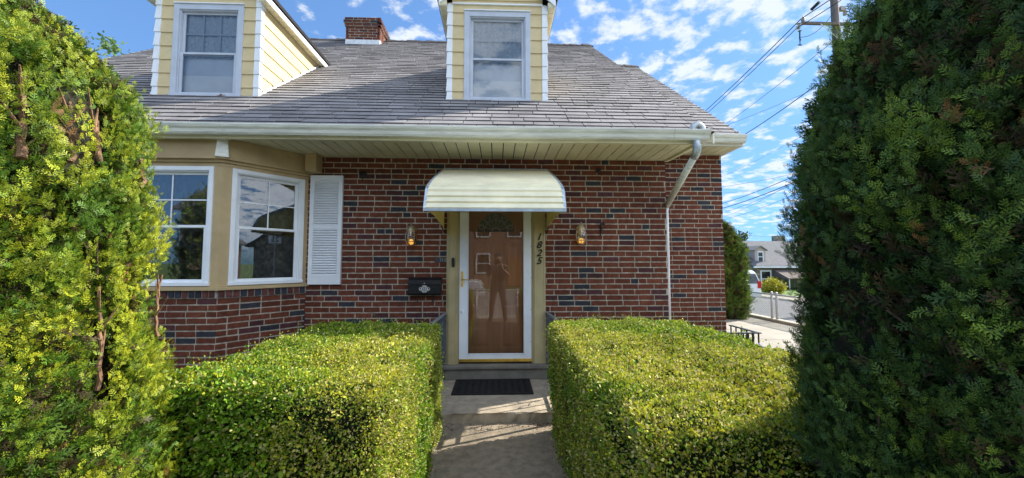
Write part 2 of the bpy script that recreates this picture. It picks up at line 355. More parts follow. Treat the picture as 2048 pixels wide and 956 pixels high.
# ------------------------------------------------------------------ bricks
def bricks(mb, P, u, n, L, z0, z1, openings=(), seed=1, bl=0.2095, ch=0.0697, off=0.0, dark=0.075, depth=0.11, clipf=None, dark_rows=True):
    """running bond with real bricks standing proud of the mortar; material 0 mortar, 1 brick"""
    rnd = random.Random(seed)
    mo = 0.0135
    # mortar backing, cut round the openings
    us = sorted({0, L} | {c for o in openings for c in o[:2]}); zs = sorted({z0, z1} | {c for o in openings for c in o[2:]})
    for i in range(len(us) - 1):
        for j in range(len(zs) - 1):
            cu, cz = (us[i] + us[i + 1]) / 2, (zs[j] + zs[j + 1]) / 2
            if any(o[0] < cu < o[1] and o[2] < cz < o[3] for o in openings): continue
            mb.obox(P, u, n, us[i], us[i + 1], -depth, 0, zs[j], zs[j + 1], 0, (0.47, 0.42, 0.34))
    rows = int(round((z1 - z0) / ch)); ch = (z1 - z0) / rows
    for r in range(rows):
        a = z0 + r * ch; zb, zt = a + mo / 2, a + ch - mo / 2
        x = -((r % 2) * bl / 2 + off) - rnd.random() * 0.012
        while x < L:
            w = bl
            if rnd.random() < 0.085: w = bl * rnd.choice((0.5, 0.5, 0.72))
            segs = [(max(x + mo / 2, 0.0), min(x + w - mo / 2, L))]
            for o in openings:
                if o[2] < (zb + zt) / 2 < o[3]:
                    ns = []
                    for s0, s1 in segs:
                        if s1 <= o[0] or s0 >= o[1]: ns.append((s0, s1)); continue
                        if s0 < o[0]: ns.append((s0, o[0]))
                        if s1 > o[1]: ns.append((o[1], s1))
                    segs = ns
            isd = rnd.random() < (dark * (2.2 if w < bl else 1.0))
            k = rnd.uniform(0.82, 1.18)
            if isd: c = (0.040 * k, 0.041 * k, 0.050 * k)
            else:
                h = rnd.random()
                c = (0.134 * k + 0.03 * h, 0.039 * k + 0.012 * h, 0.022 * k + 0.006 * h)
                if rnd.random() < 0.12: c = (0.085 * k, 0.032 * k, 0.034 * k)
            for s0, s1 in segs:
                if s1 - s0 < 0.012: continue
                # slightly wavy rock face: 4 columns, random relief and edges
                nn = max(1, int((s1 - s0) / 0.05)); pr = 0.005
                o_ = len(mb.v); top = []; bot = []
                vs = []; fs = []
                for q in range(nn + 1):
                    uu = s0 + (s1 - s0) * q / nn; e = rnd.uniform(-0.0016, 0.0016); e2 = rnd.uniform(-0.0016, 0.0016); d = pr + rnd.uniform(-0.0025, 0.004)
                    for (dd, zz) in ((0.0, zb + e), (d, zb + e + 0.002), (d, zt + e2 - 0.002), (0.0, zt + e2)):
                        vs.append((P[0] + u[0] * uu + n[0] * dd, P[1] + u[1] * uu + n[1] * dd, zz))
                for q in range(nn):
                    b = q * 4
                    for k2 in range(3): fs.append((b + k2, b + k2 + 4, b + k2 + 5, b + k2 + 1))
                fs.append((0, 1, 2, 3)); fs.append((nn * 4 + 3, nn * 4 + 2, nn * 4 + 1, nn * 4))
                mb.add(vs, fs, 1, c)
            x += w

# ------------------------------------------------------------------ shingle roof
def shingles(mb, x0, x1, y0, z0, slope, length, exp=0.142, seed=3, xclip=None):
    rnd = random.Random(seed)
    ca, sa = cos(math.atan(slope)), sin(math.atan(slope))
    def q(x, s, h): return (x, y0 + s * ca - h * sa, z0 + s * sa + h * ca)
    mb.hexa([q(x0, 0, -0.02), q(x1, 0, -0.02), q(x1, length, -0.02), q(x0, length, -0.02), q(x0, 0, 0), q(x1, 0, 0), q(x1, length, 0), q(x0, length, 0)], 0, (0.03, 0.03, 0.03))
    rows = int(length / exp) + 1
    for r in range(rows):
        s0 = r * exp; s1 = min(s0 + exp * 1.12, length)
        x = x0 - rnd.random() * 0.3
        wav = rnd.uniform(-0.003, 0.003)
        while x < x1:
            w = rnd.choice((0.22, 0.26, 0.30, 0.34, 0.38)) + rnd.uniform(-0.02, 0.02)
            a, b = max(x + 0.0045, x0), min(x + w - 0.0045, x1)
            if b - a > 0.01:
                t = rnd.choice((0.013, 0.015, 0.017)) ; j = rnd.choice((-.006, 0, 0, 0, 0.004)) + wav; j2 = j + rnd.uniform(-0.002, 0.002)
                k = rnd.choice((0.88, 0.97, 1.0, 1.04, 1.12)) * rnd.uniform(0.95, 1.05)
                c = (0.270 * k, 0.257 * k, 0.258 * k)
                mb.hexa([q(a, s0 + j, 0), q(b, s0 + j2, 0), q(b, s1, 0), q(a, s1, 0), q(a, s0 + j, t), q(b, s0 + j2, t), q(b, s1, 0.003), q(a, s1, 0.003)], 0, c)
                # dark strip over the tab's butt edge, painting in the shadow line
                mb.hexa([q(a, s0 + j - .0008, 0), q(b, s0 + j2 - .0008, 0), q(b, s0 + j2 + .001, 0), q(a, s0 + j + .001, 0), q(a, s0 + j - .0008, t - .001), q(b, s0 + j2 - .0008, t - .001), q(b, s0 + j2 + .001, t - .001), q(a, s0 + j + .001, t - .001)], 0, (.075, .070, .070))
            x += w

# ------------------------------------------------------------------ THE HOUSE
house = thing('brick_house', 'red brick cottage with grey shingle roof, two cream dormers, angled bay window and front door', 'house', (0, 4.94, 0))
WY, WX1 = 4.94, 2.215           # front wall plane, its right corner
W2Y, W2X = 5.70, 3.43           # recessed right section
SZ = 2.90                       # soffit height at the wall
def build_house():
    mb = MB()
    # front wall, u from x=-2.40
    P = (-2.40, WY); u = (1, 0); n = (0, -1)
    bricks(mb, P, u, n, WX1 + 2.40, 0.0, SZ - 0.01, [(1.79, 3.01, -0.5, 2.45)], seed=11)
    # return to the recessed section
    bricks(mb, (WX1 - 0.001, WY + 0.006), (0, 1), (1, 0), W2Y - WY - 0.118, 0.0, SZ - 0.012, seed=5, depth=.05)
    mb.build('front_wall', [M['brick'], M['brick']], house)
    mb = MB()
    bricks(mb, (WX1 + 0.003, W2Y), (1, 0), (0, -1), W2X - WX1 - 0.003, -0.1, 3.185, seed=21, dark=0.085)
    bricks(mb, (W2X - 0.001, W2Y + .006), (0, 1), (1, 0), 7.5, -0.1, 3.183, seed=23, dark=0.085, depth=.05)
    # gable brick above
    mb.add([(W2X, 5.9, 3.18), (W2X, 12.8, 3.18), (W2X, 9.4, 6.25), (W2X - .1, 5.9, 3.18), (W2X - .1, 12.8, 3.18), (W2X - .1, 9.4, 6.25)],
           [(0, 1, 2), (5, 4, 3), (0, 2, 5, 3), (1, 4, 5, 2), (0, 3, 4, 1)], 1, (0.14, 0.04, 0.03))
    mb.build('side_wall', [M['brick'], M['brick']], house)
    # left and back shell
    mb = MB()
    mb.box(-6.9, -6.75, 4.95, 14.9, 0, 3.0); mb.box(-6.9, 3.37, 14.75, 14.9, 0, 3.0); mb.box(-6.9, -5.55, 4.93, 5.05, 0, 2.89)
    mb.prism([(5.0, 3.0), (14.8, 3.0), (9.6, 6.9)], 'x', -6.9, -6.75)
    mb.prism([(5.9, 3.0), (14.0, 3.0), (9.6, 6.9)], 'x', 2.05, 2.2)
    mb.box(-5.5, -2.40, 5.3, 5.35, 0.0, 2.9)
    mb.build('rear_wall', M['oppbrick'], house)

    # ---------------- roof
    sl = 0.76; L1 = (9.6 - 4.10) / cos(math.atan(sl))
    mb = MB(); shingles(mb, -7.1, 2.40, 4.10, 2.985, sl, L1, seed=31)
    # back slope and under-side
    zr = 2.985 + sl * 5.5
    mb.hexa([(-7.1, 9.6, zr - .03), (2.4, 9.6, zr - .03), (2.4, 15.1, 2.95), (-7.1, 15.1, 2.95), (-7.1, 9.6, zr), (2.4, 9.6, zr), (2.4, 15.1, 2.985), (-7.1, 15.1, 2.985)], 0, (0.16, 0.15, 0.15))
    roof = mb.build('roof', M['shingle'], house)
    mb = MB()
    rnd = random.Random(5); x = -7.1
    while x < 2.4:
        e = min(x + 0.16, 2.42); h = rnd.uniform(0.028, 0.05)
        for s in (-1, 1):
            mb.hexa([(x, 9.6, zr), (e + .03, 9.6, zr), (e + .03, 9.6 + s * .16, zr - .13), (x, 9.6 + s * .16, zr - .13), (x, 9.6, zr + h), (e + .03, 9.6, zr + h - .012), (e + .03, 9.6 + s * .17, zr - .105), (x, 9.6 + s * .17, zr - .095)])
        x = e
        if x >= 2.41: break
    mb.build('ridge_cap', M['roofdark'], roof)
    # rake boards
    for xx in (2.385, -7.12):
        mb = MB()
        mb.hexa([(xx, 4.10, 2.86), (xx + .02, 4.10, 2.86), (xx + .02, 9.6, zr - .13), (xx, 9.6, zr - .13), (xx, 4.10, 2.965), (xx + .02, 4.10, 2.965), (xx + .02, 9.6, zr - .022), (xx, 9.6, zr - .022)])
        mb.build('rake_board', M['gutter'], roof)
    # lower right roof
    sl2 = 0.77; y2 = 5.24; z2 = 3.335; L2 = (9.39 - y2) / cos(math.atan(sl2))
    mb = MB(); shingles(mb, 2.36, 3.50, y2, z2, sl2, L2, seed=37)
    zr2 = z2 + sl2 * (9.39 - y2)
    mb.hexa([(2.36, 9.39, zr2 - .03), (3.50, 9.39, zr2 - .03), (3.50, 13.5, 3.3), (2.36, 13.5, 3.3), (2.36, 9.39, zr2), (3.50, 9.39, zr2), (3.50, 13.5, 3.335), (2.36, 13.5, 3.335)], 0, (0.16, 0.15, 0.15))
    r2 = mb.build('side_roof', M['shingle'], house)
    mb = MB(); x = 2.4
    while x < 3.46:
        e = min(x + 0.16, 3.51); h = rnd.uniform(0.028, 0.05)
        for s in (-1, 1):
            mb.hexa([(x, 9.39, zr2), (e + .03, 9.39, zr2), (e + .03, 9.39 + s * .16, zr2 - .13), (x, 9.39 + s * .16, zr2 - .13), (x, 9.39, zr2 + h), (e + .03, 9.39, zr2 + h - .012), (e + .03, 9.39 + s * .17, zr2 - .105), (x, 9.39 + s * .17, zr2 - .095)])
        x = e
    mb.build('ridge_cap', M['roofdark'], r2)

    # ---------------- soffit of main eave: panels running front to back with V grooves
    mb = MB(); rnd = random.Random(8)
    x = -5.6; k = 0
    while x < 2.24:
        e = min(x + 0.135, 2.262)
        mb.box(x + 0.006, e - 0.006, 4.13, WY + (0.02 if x > -2.5 else 0.3), SZ - 0.014 + (k % 2) * .001, SZ)
        x = e; k += 1
        if e >= 2.26: break
    mb.box(-6.95, -5.6, 4.13, WY, SZ - .014, SZ)
    mb.box(-6.95, 2.262, 4.13, 5.3, SZ + .003, SZ + .02, 1)
    sf = mb.build('soffit', [M['soffit'], M['dark']], house)
    mb = MB()
    mb.box(-7.1, 2.265, 4.085, 4.128, 2.845, 2.965)                  # fascia
    mb.box(-7.1, 2.265, 4.128, 4.15, 2.862, SZ - .016)              # drip lip
    mb.hexa([(2.245, 4.13, 2.855), (2.30, 4.13, 2.855), (2.25, WY - .01, 2.868), (2.205, WY - .01, 2.868), (2.245, 4.13, 2.96), (2.30, 4.13, 2.96), (2.25, WY - .01, 2.96), (2.205, WY - .01, 2.96)])
    mb.build('fascia', M['soffit'], house)
    # ---------------- K gutter
    def gutter(x0, x1, y, zt):
        g = MB()
        prof = [(0.0, 0), (0.0, -0.105), (-0.055, -0.105), (-0.07, -0.085), (-0.078, -0.055), (-0.095, -0.035), (-0.105, -0.012), (-0.105, 0), (-0.098, 0), (-0.098, -0.012), (-0.088, -0.03), (-0.068, -0.055), (-0.06, -0.08), (-0.05, -0.098), (-0.006, -0.098), (-0.006, 0)]
        g.prism([(y + a, zt + b) for a, b in prof], 'x', x0, x1)
        cap = [(0.001, 0.001), (0.001, -0.106), (-0.056, -0.106), (-0.072, -0.085), (-0.08, -0.055), (-0.097, -0.035), (-0.107, -0.012), (-0.107, 0.001)]
        for xx in (x0 - .004, x1): g.prism([(y + a, zt + b) for a, b in cap], 'x', xx, xx + .004)
        # seams
        xx = x0 + 1.9
        while xx < x1 - .3:
            g.prism([(y + a * 1.02 - .0012, zt + b * 1.01) for a, b in cap], 'x', xx, xx + .006); xx += 2.37
        return g
    gutter(-7.1, 2.30, 4.083, 2.978).build('gutter', M['gutter'], house)
    # section two eave
    mb = MB(); x = 2.30
    while x < 3.46:
        e = min(x + .135, 3.48); mb.box(x + .006, e - .006, 5.27, W2Y + .02, 3.19, 3.204); x = e
        if e >= 3.48: break
    mb.box(2.28, 3.48, 5.25, W2Y + .1, 3.206, 3.22, 1)
    mb.build('soffit', [M['soffit'], M['dark']], house)
    mb = MB(); mb.box(2.28, 3.49, 5.232, 5.266, 3.19, 3.32)
    mb.hexa([(3.48, 5.27, 3.19), (3.50, 5.27, 3.19), (3.50, 9.4, 6.35), (3.48, 9.4, 6.35), (3.48, 5.27, 3.31), (3.50, 5.27, 3.31), (3.50, 9.4, 6.47), (3.48, 9.4, 6.47)])
    mb.box(W2X, 3.48, 5.27, 5.9, 3.185, 3.19)
    mb.build('fascia', M['gutter'], house)
    gutter(2.32, 3.475, 5.228, 3.325).build('gutter', M['gutter'], house)

    # ---------------- downspout
    mb = MB()
    pts = []
    for k in range(9):
        a = pi * k / 8; pts.append((2.12 + 0.055 - 0.055 * cos(a) + .0, 4.03, 2.985 + 0.055 * sin(a)))
    mb.tube([(2.12, 4.03, 2.93)] + pts + [(2.23, 4.03, 2.93)], 0.036, 12)
    ds = [(2.165, 4.03, 2.87), (2.165, 4.03, 2.80)]
    c0 = Vector((2.165, 4.03, 2.80)); tgt = Vector((2.245, 4.985, 2.285))
    d = (tgt - Vector((2.165, 4.06, 2.70))).normalized()
    ds += [(2.165, 4.035, 2.76), (2.166, 4.05, 2.73), tuple(Vector((2.166, 4.05, 2.73)) + d * 0.06)]
    mb.tube(ds, 0.043, 14)
    for k in range(5):
        p = Vector(ds[min(k, 4)]); 
    elbow = mb
    dsp = elbow.build('downspout', M['galv'], house, smooth=True)
    mb = MB()
    a = Vector((2.166, 4.075, 2.715)); mb.tube([a, a + (tgt - a) * 0.98], 0.038, 12)
    mb.build('diagonal_pipe', M['gutter'], dsp, smooth=True)
    mb = MB(); mb.tube([(2.245, 4.985, 2.29), (2.243, 5.0, 2.22), (2.243, 5.0, 0.12)], 0.030, 12)
    mb.build('vertical_pipe', M['white'], dsp, smooth=True)

    # ---------------- chimney
    mb = MB()
    X0, X1, Y0, Y1, ZB, ZT = -3.62, -2.83, 9.05, 9.65, 6.55, 7.40
    for P_, u_, n_, L_ in (((X0, Y0), (1, 0), (0, -1), X1 - X0), ((X1, Y0), (0, 1), (1, 0), Y1 - Y0), ((X0, Y1), (0, -1), (-1, 0), Y1 - Y0)):
        bricks(mb, P_, u_, n_, L_, 6.86, ZT - .21, seed=41, ch=.0697, depth=.05)
    mb.box(X0 + .05, X1 - .05, Y0 + .05, Y1 - .02, 6.5, ZT, 1, (0.02, 0.02, 0.02))
    for i, o in enumerate((0.03, 0.05, 0.03)):
        for P_, u_, n_, L_ in (((X0 - o, Y0 - o), (1, 0), (0, -1), X1 - X0 + 2 * o), ((X1 + o, Y0 - o), (0, 1), (1, 0), Y1 - Y0 + 2 * o)):
            bricks(mb, P_, u_, n_, L_, ZT - .21 + i * .07, ZT - .14 + i * .07, seed=43 + i, ch=.0697, depth=.05 + o)
    chm = mb.build('chimney', [M['brick'], M['brick']], roof)
    mb = MB(); mb.prism([(Y0 - .012, 6.55), (Y0 - .012, 6.86), (Y1 + .012, 6.86), (Y1 + .012, 7.0), (Y1 + .2, 7.0), (Y1 + .2, 6.55)][:3] + [(Y1 + .012, 6.86), (Y1 + .012, 6.55)], 'x', X0 - .012, X1 + .012)
    mb.build('chimney_flashing', M['flash'], roof)
build_house()

# ------------------------------------------------------------------ dormers
def window_unit(parent, P, u, n, u0, u1, z0, z1, muntins, fm='white', gm='pane', md=0.0, casing=0.07, meet=0.5, depth=0.10, shade=None, top_cols=2, top_rows=2, stile=0.045, sub=True):
    """double hung window: frame, upper sash, lower sash, panes; in a wall frame (d = distance out from the wall)"""
    f = MB()
    c = casing
    f.obox(P, u, n, u0, u0 + c, -depth, 0.022, z0, z1); f.obox(P, u, n, u1 - c, u1, -depth, 0.022, z0, z1)
    f.obox(P, u, n, u0 + c, u1 - c, -depth, 0.020, z1 - c, z1); f.obox(P, u, n, u0 - .005, u1 + .005, -depth, 0.034, z0 - .012, z0 + c * .55)
    # inner stop
    a, b, lo, hi = u0 + c, u1 - c, z0 + c * .55, z1 - c
    f.obox(P, u, n, a, a + .014, -depth, 0.006, lo, hi); f.obox(P, u, n, b - .014, b, -depth, .006, lo, hi); f.obox(P, u, n, a + .014, b - .014, -depth, .006, hi - .012, hi)
    fo = f.build('window_frame', M[fm], parent, bevel=0.003)
    if sub: pr = parent
    else: pr = fo
    a += .014; b -= .014; hi -= .012
    zm = lo + (hi - lo) * meet
    s = MB(); st = stile
    # lower sash (front), upper sash (behind)
    for (l, h, d0, d1, up) in ((lo, zm + .018, -.030, -.008, False), (zm - .018, hi, -.055, -.032, True)):
        s.obox(P, u, n, a, a + st, d0, d1, l, h); s.obox(P, u, n, b - st, b, d0, d1, l, h)
        s.obox(P, u, n, a + st, b - st, d0, d1, l, l + st * .9); s.obox(P, u, n, a + st, b - st, d0, d1, h - st * .8, h)
    s.build('sash', M[fm], pr, bevel=0.002)
    g = MB()
    w = .016 if md else .010
    for i in range(1, top_cols):
        x = a + st + (b - a - 2 * st) * i / top_cols; g.obox(P, u, n, x - w / 2 * 1.3, x + w / 2 * 1.3, -.041 - md, -.036 - md, zm + .018, hi - st * .8)
    for j in range(1, top_rows):
        z = zm + .018 + (hi - st * .8 - zm - .018) * j / top_rows; g.obox(P, u, n, a + st, b - st, -.0415 - md, -.0365 - md, z - w * .65, z + w * .65)
    if len(g.v): g.build('muntins', M['white' if md == 0 else 'muntin'], pr)
    p = MB()
    def pane(d, l, h):
        def q(x, z): return (P[0] + u[0] * x + n[0] * d, P[1] + u[1] * x + n[1] * d, z)
        p.add([q(a + st, l), q(b - st, l), q(b - st, h), q(a + st, h)], [(0, 1, 2, 3)])
    pane(-.020, lo + st * .9, zm + .018 - st * .8); pane(-.043, zm - .018 + st * .9, hi - st * .8)
    p.build('window_pane', M[gm], pr, recalc=False)
    return a, b, lo, hi, zm

def gable_dormer(cx, name_seed):
    h = MB(); YF = 5.07; hw = 0.665; ZB = 3.66; ZE = 5.055
    rnd = random.Random(name_seed)
    lap = 0.183; cs = 0.452
    def roofY(z): return 4.10 + (z - 2.985) / 0.76
    z = ZB - 0.01; k = 0
    zt_win = 4.955
    while z < 5.72:
        zz = min(z + lap, 5.75)
        # front: left and right of window, or full width above
        def strip(x0, x1):
            if x1 <= x0: return
            h.hexa([(x0, YF - .016, z), (x1, YF - .016, z), (x1, YF + .05, z), (x0, YF + .05, z), (x0, YF - .003, zz), (x1, YF - .003, zz), (x1, YF + .05, zz), (x0, YF + .05, zz)], 0)
        w = hw - .05
        if zz > ZE: w = min(w, max(0.0, (5.74 - z) / 0.9))
        if z < zt_win - .05:
            strip(cx - w, cx - cs + .01); strip(cx + cs - .01, cx + w)
            if zz > zt_win: 
                h.box(cx - cs, cx + cs, YF - .006, YF + .05, zt_win, zz)
        else: strip(cx - w, cx + w)
        # sides
        if zz <= ZE + lap:
            for s in (-1, 1):
                x = cx + s * hw; yb = roofY(z) + .15; z9 = min(zz, ZE + .02)
                if z9 - z > .01:
                    h.hexa([(x + s * .014, YF, z), (x + s * .014, yb, z), (x - s * .05, yb, z), (x - s * .05, YF, z), (x + s * .002, YF, z9), (x + s * .002, yb, z9), (x - s * .05, yb, z9), (x - s * .05, YF, z9)], 0)
        z = zz; k += 1
    body = h.build('dormer', M['cream'], house)
    # shadow gap strips are real laps; corner boards
    for s in (-1, 1):
        c = MB(); z = ZB - .01
        while z < ZE - .02:
            zz = min(z + lap, ZE)
            xo = cx + s * (hw + .022); xi = cx + s * (hw - .058)
            xo2 = cx + s * (hw + .010)
            c.hexa([(xi, YF - .026, z), (xo, YF - .026, z), (xo, YF + .055, z), (xi, YF + .055, z), (xi, YF - .016, zz - .002), (xo2, YF - .016, zz - .002), (xo2, YF + .055, zz - .002), (xi, YF + .055, zz - .002)])
            z = zz
        c.build('corner_trim', M['white'], body)
    # frieze trim below the gable and head flashing
    c = MB(); c.box(cx - hw + .05, cx + hw - .05, YF - .030, YF - .004, 5.045, 5.062); c.box(cx - cs, cx + cs, YF - .035, YF, 4.958, 4.97)
    c.build('trim_board', M['white'], body)
    # window
    a, b, lo, hi, zm = window_unit(body, (cx, YF), (1, 0), (0, -1), -0.45, 0.45, 3.70, 4.955, None, fm='casing', gm='atticpane', md=.012, casing=.072, meet=.49, top_cols=3, top_rows=2, stile=.035)
    r = MB(); r.box(cx - .40, cx + .40, YF + .082, YF + .086, 3.70, 4.95)
    sh = r.build('window_shade', M['blind'], body)
    r = MB(); rz = zm + .02
    # gathered valance behind the upper sash
    n_ = 40; vs = []; fs = []
    for i in range(n_ + 1):
        x = cx - .36 + .72 * i / n_; y = YF + .070 + .008 * sin(i * 1.3)
        vs += [(x, y, zm - .02 - .02 * abs(sin(i * .55 + cx))), (x, y + .002, 4.93)]
    for i in range(n_): fs.append((2 * i, 2 * i + 2, 2 * i + 3, 2 * i + 1))
    r.add(vs, fs); r.build('valance', M['blindlow'], body, recalc=False)
    r = MB(); r.box(cx - .36, cx + .36, YF + .068, YF + .074, 3.72, 4.02); r.build('roller_shade', M['white'], body)
    # roof
    YR0, YR1 = 4.96, 8.25; zr = 5.78; ov = hw + .12; ze = 5.065
    r = MB()
    for s in (-1, 1):
        r.hexa([(cx, YR0, zr), (cx + s * (ov + .02), YR0, ze), (cx + s * (ov + .02), YR1, ze), (cx, YR1, zr), (cx, YR0, zr + .045), (cx + s * (ov + .035), YR0, ze + .035), (cx + s * (ov + .035), YR1, ze + .035), (cx, YR1, zr + .045)], 0, (0.07, 0.065, 0.068))
    r.build('dormer_roof', M['shingle'], body)
    for s in (-1, 1):
        r = MB()
        # eave fascia + boxed soffit, ending where the eave runs into the main roof
        x = cx + s * ov; ye = roofY(5.06) + .06; ys = roofY(4.985) + .03
        r.prism([(YR0 + .01, 4.975), (ye - .10, 4.975), (ye, 5.06), (YR0 + .01, 5.06)], 'x', min(x, x - s * .018), max(x, x - s * .018))
        # rake board on the front
        r.hexa([(cx, YR0, zr - .12), (x, YR0, ze - .08), (x, YR0 + .02, ze - .08), (cx, YR0 + .02, zr - .12), (cx, YR0, zr - .001), (x, YR0, ze - .001), (x, YR0 + .02, ze - .001), (cx, YR0 + .02, zr - .001)])
        r.build('eave_fascia', M['white'], body)
    for s in (-1, 1):
        r = MB()
        xa, xb = cx + s * (hw + .016), cx + s * (ov - .018); y = YR0 + .02
        while y < 6.75:
            r.box(min(xa, xb), max(xa, xb), y + .004, y + .112, 4.978, 4.988); y += .116
        r.box(min(xa, xb), max(xa, xb), YR0 + .02, YF, 4.99, 5.05)
        r.build('eave_soffit', M['soffit'], body)
    # step flashing
    for s in (-1, 1):
        r = MB(); x = cx + s * (hw + .016); y = 5.04
        while y < 6.75:
            z = 2.985 + .76 * (y - 4.10)
            r.hexa([(x, y, z), (x + s * .004, y, z), (x + s * .004, y + .16, z + .12), (x, y + .16, z + .12), (x, y, z + .045), (x + s * .004, y, z + .045), (x + s * .004, y + .16, z + .165), (x, y + .16, z + .165)]); y += .155
        r.build('step_flashing', M['flash'], body)
    return body
gable_dormer(0.0, 3)
gable_dormer(-3.81, 4)

# ------------------------------------------------------------------ bay window
def build_bay():
    A = Vector((-2.97, 4.24)); B = Vector((-2.39, 4.94)); C_ = Vector((-5.05, 4.24)); D = Vector((-5.63, 4.94))
    uAB = (B - A).normalized(); nAB = Vector((uAB.y, -uAB.x)); LAB = (B - A).length
    uDC = (C_ - D).normalized(); nDC = Vector((uDC.y, -uDC.x)); 
    faces = [((A.x, A.y), tuple(uAB), tuple(nAB), LAB), ((C_.x, C_.y), (1, 0), (0, -1), A.x - C_.x), ((D.x, D.y), tuple(uDC), tuple(nDC), LAB)]
    mb = MB()
    for i, (P, u, n, L) in enumerate(faces):
        bricks(mb, P, u, n, L, 0.0, 1.165, seed=51 + i, dark=.10)
        # rowlock course on end
        x = 0.0; rnd = random.Random(60 + i)
        while x < L - .03:
            k = rnd.uniform(.7, 1.3)
            c = (0.036 * k, 0.04 * k, 0.055 * k) if rnd.random() < .42 else (0.12 * k, 0.045 * k, 0.038 * k)
            mb.obox(P, u, n, x + .004, min(x + .059, L), -.02, .022 + rnd.uniform(0, .003), 1.172, 1.245, 1, c); x += .069
        mb.obox(P, u, n, 0, L, -.1, .012, 1.165, 1.25, 0, (0.36, 0.33, 0.30))
    mb.build('bay_wall', [M['brick'], M['brick']], house)
    # tan posts, sill, beam
    mb = MB()
    def ring(off):
        # offset polygon of the bay outline
        a = off * math.tan(math.acos(max(-1, min(1, nAB.dot(Vector((0, -1)))))) / 2)
        return [(D.x - off * 1.02, D.y), (C_.x - a, C_.y - off), (A.x + a, A.y - off), (B.x + off * 1.02 + .0, B.y)]
    def slab(off, z0, z1, inn=-.12):
        o = ring(off); i_ = ring(inn)
        n4 = 4
        vs = [(p[0], p[1], z0) for p in o] + [(p[0], p[1], z0) for p in i_] + [(p[0], p[1], z1) for p in o] + [(p[0], p[1], z1) for p in i_]
        fs = []
        for k in range(3):
            fs += [(k, k + 1, 4 + k + 1, 4 + k), (8 + k, 12 + k, 12 + k + 1, 8 + k + 1), (k, 8 + k, 8 + k + 1, k + 1), (4 + k, 4 + k + 1, 12 + k + 1, 12 + k)]
        fs += [(0, 4, 12, 8), (3, 11, 15, 7)]
        mb.add(vs, fs)
    slab(.045, 1.247, 1.285); slab(.012, 1.285, 1.305)
    slab(.060, 2.665, 2.885); slab(.030, 2.625, 2.665); slab(.072, 2.655, 2.672)
    slab(.005, 2.585, 2.625)
    # beam end block on the wall
    mb.box(-2.36, -2.225, 4.76, 4.935, 2.665, 2.884)
    # posts
    for P, u, n, L in faces:
        for a0, a1 in ((0.0, .085), (L - .085, L)):
            mb.obox(P, u, n, a0, a1, -.10, .004, 1.305, 2.585)
    bt = mb.build('bay_trim', M['tan'], house, bevel=.004)
    # keystone bracket at the corner
    for cpt in (A, C_):
        mb = MB()
        d = (nAB + Vector((0, -1))).normalized() if cpt is A else (nDC + Vector((0, -1))).normalized(); sdir = Vector((-d.y, d.x))
        def q(s_, o, z): p = cpt + d * o + sdir * s_; return (p.x, p.y, z)
        mb.hexa([q(-.062, .04, 2.672), q(.062, .04, 2.672), q(.062, .092, 2.672), q(-.062, .092, 2.672), q(-.045, .04, 2.865), q(.045, .04, 2.865), q(.045, .088, 2.865), q(-.045, .088, 2.865)])
        mb.hexa([q(-.06, .04, 2.865), q(.06, .04, 2.865), q(.06, .10, 2.865), q(-.06, .10, 2.865), q(-.06, .04, 2.883), q(.06, .04, 2.883), q(.06, .10, 2.883), q(-.06, .10, 2.883)])
        mb.build('corner_bracket', M['gutter'], bt, bevel=.003)
    # windows
    def bay_window(P, u, n, u0, u1, nm, cols):
        root = MB(); root.obox(P, u, n, u0 - .002, u1 + .002, -.10, -.098, 1.30, 2.59)
        # dark room behind the glass: five sided box
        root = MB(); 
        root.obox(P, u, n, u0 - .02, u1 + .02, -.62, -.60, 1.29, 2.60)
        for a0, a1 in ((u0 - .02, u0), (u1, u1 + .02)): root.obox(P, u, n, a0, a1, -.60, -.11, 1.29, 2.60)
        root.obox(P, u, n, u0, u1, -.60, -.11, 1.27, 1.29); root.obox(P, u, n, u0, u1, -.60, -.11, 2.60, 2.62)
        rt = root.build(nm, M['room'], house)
        window_unit(rt, P, u, n, u0, u1, 1.308, 2.582, None, casing=.045, meet=.50, top_cols=cols, top_rows=2, stile=.035)
        cu = MB(); n_ = 36; vs = []; fs = []
        for i in range(n_ + 1):
            t = i / n_; a = u0 + .05 + (u1 - u0 - .1) * t; d = -.15 + .012 * sin(i * 1.1)
            p = (P[0] + u[0] * a + n[0] * d, P[1] + u[1] * a + n[1] * d); vs += [(p[0], p[1], 1.33), (p[0], p[1], 2.56)]
        for i in range(n_): fs.append((2 * i, 2 * i + 2, 2 * i + 3, 2 * i + 1))
        cu.add(vs, fs); cu.build('lace_curtain', M['lace'], rt, recalc=False)
        return rt
    bay_window(faces[0][0], faces[0][1], faces[0][2], .085, LAB - .055, 'bay_window', 2)
    L = faces[1][3]
    bay_window(faces[1][0], faces[1][1], faces[1][2], L - .085 - .93, L - .085, 'bay_window', 2)
    bay_window(faces[1][0], faces[1][1], faces[1][2], .085, .085 + .93, 'bay_window', 2)
    bay_window(faces[2][0], faces[2][1], faces[2][2], .055, LAB - .085, 'bay_window', 2)
    # shutter
    mb = MB(); x0, x1, z0, z1 = -2.352, -1.952, 1.272, 2.643; y0 = WY - .045
    mb.box(x0, x0 + .048, y0, WY - .008, z0, z1); mb.box(x1 - .048, x1, y0, WY - .008, z0, z1)
    mb.box(x0 + .048, x1 - .048, y0, WY - .008, z0, z0 + .11); mb.box(x0 + .048, x1 - .048, y0 + .001, WY - .008, 1.965, 2.005)
    # arched head rail
    n_ = 10; pts = [(x0 + .048, z1), (x0 + .048, z1 - .085)]
    for i in range(n_ + 1):
        t = i / n_; pts.append((x0 + .048 + (x1 - x0 - .096) * t, z1 - .085 + .03 * sin(pi * t)))
    pts += [(x1 - .048, z1)]
    mb.prism(pts, 'y', y0, WY - .008)
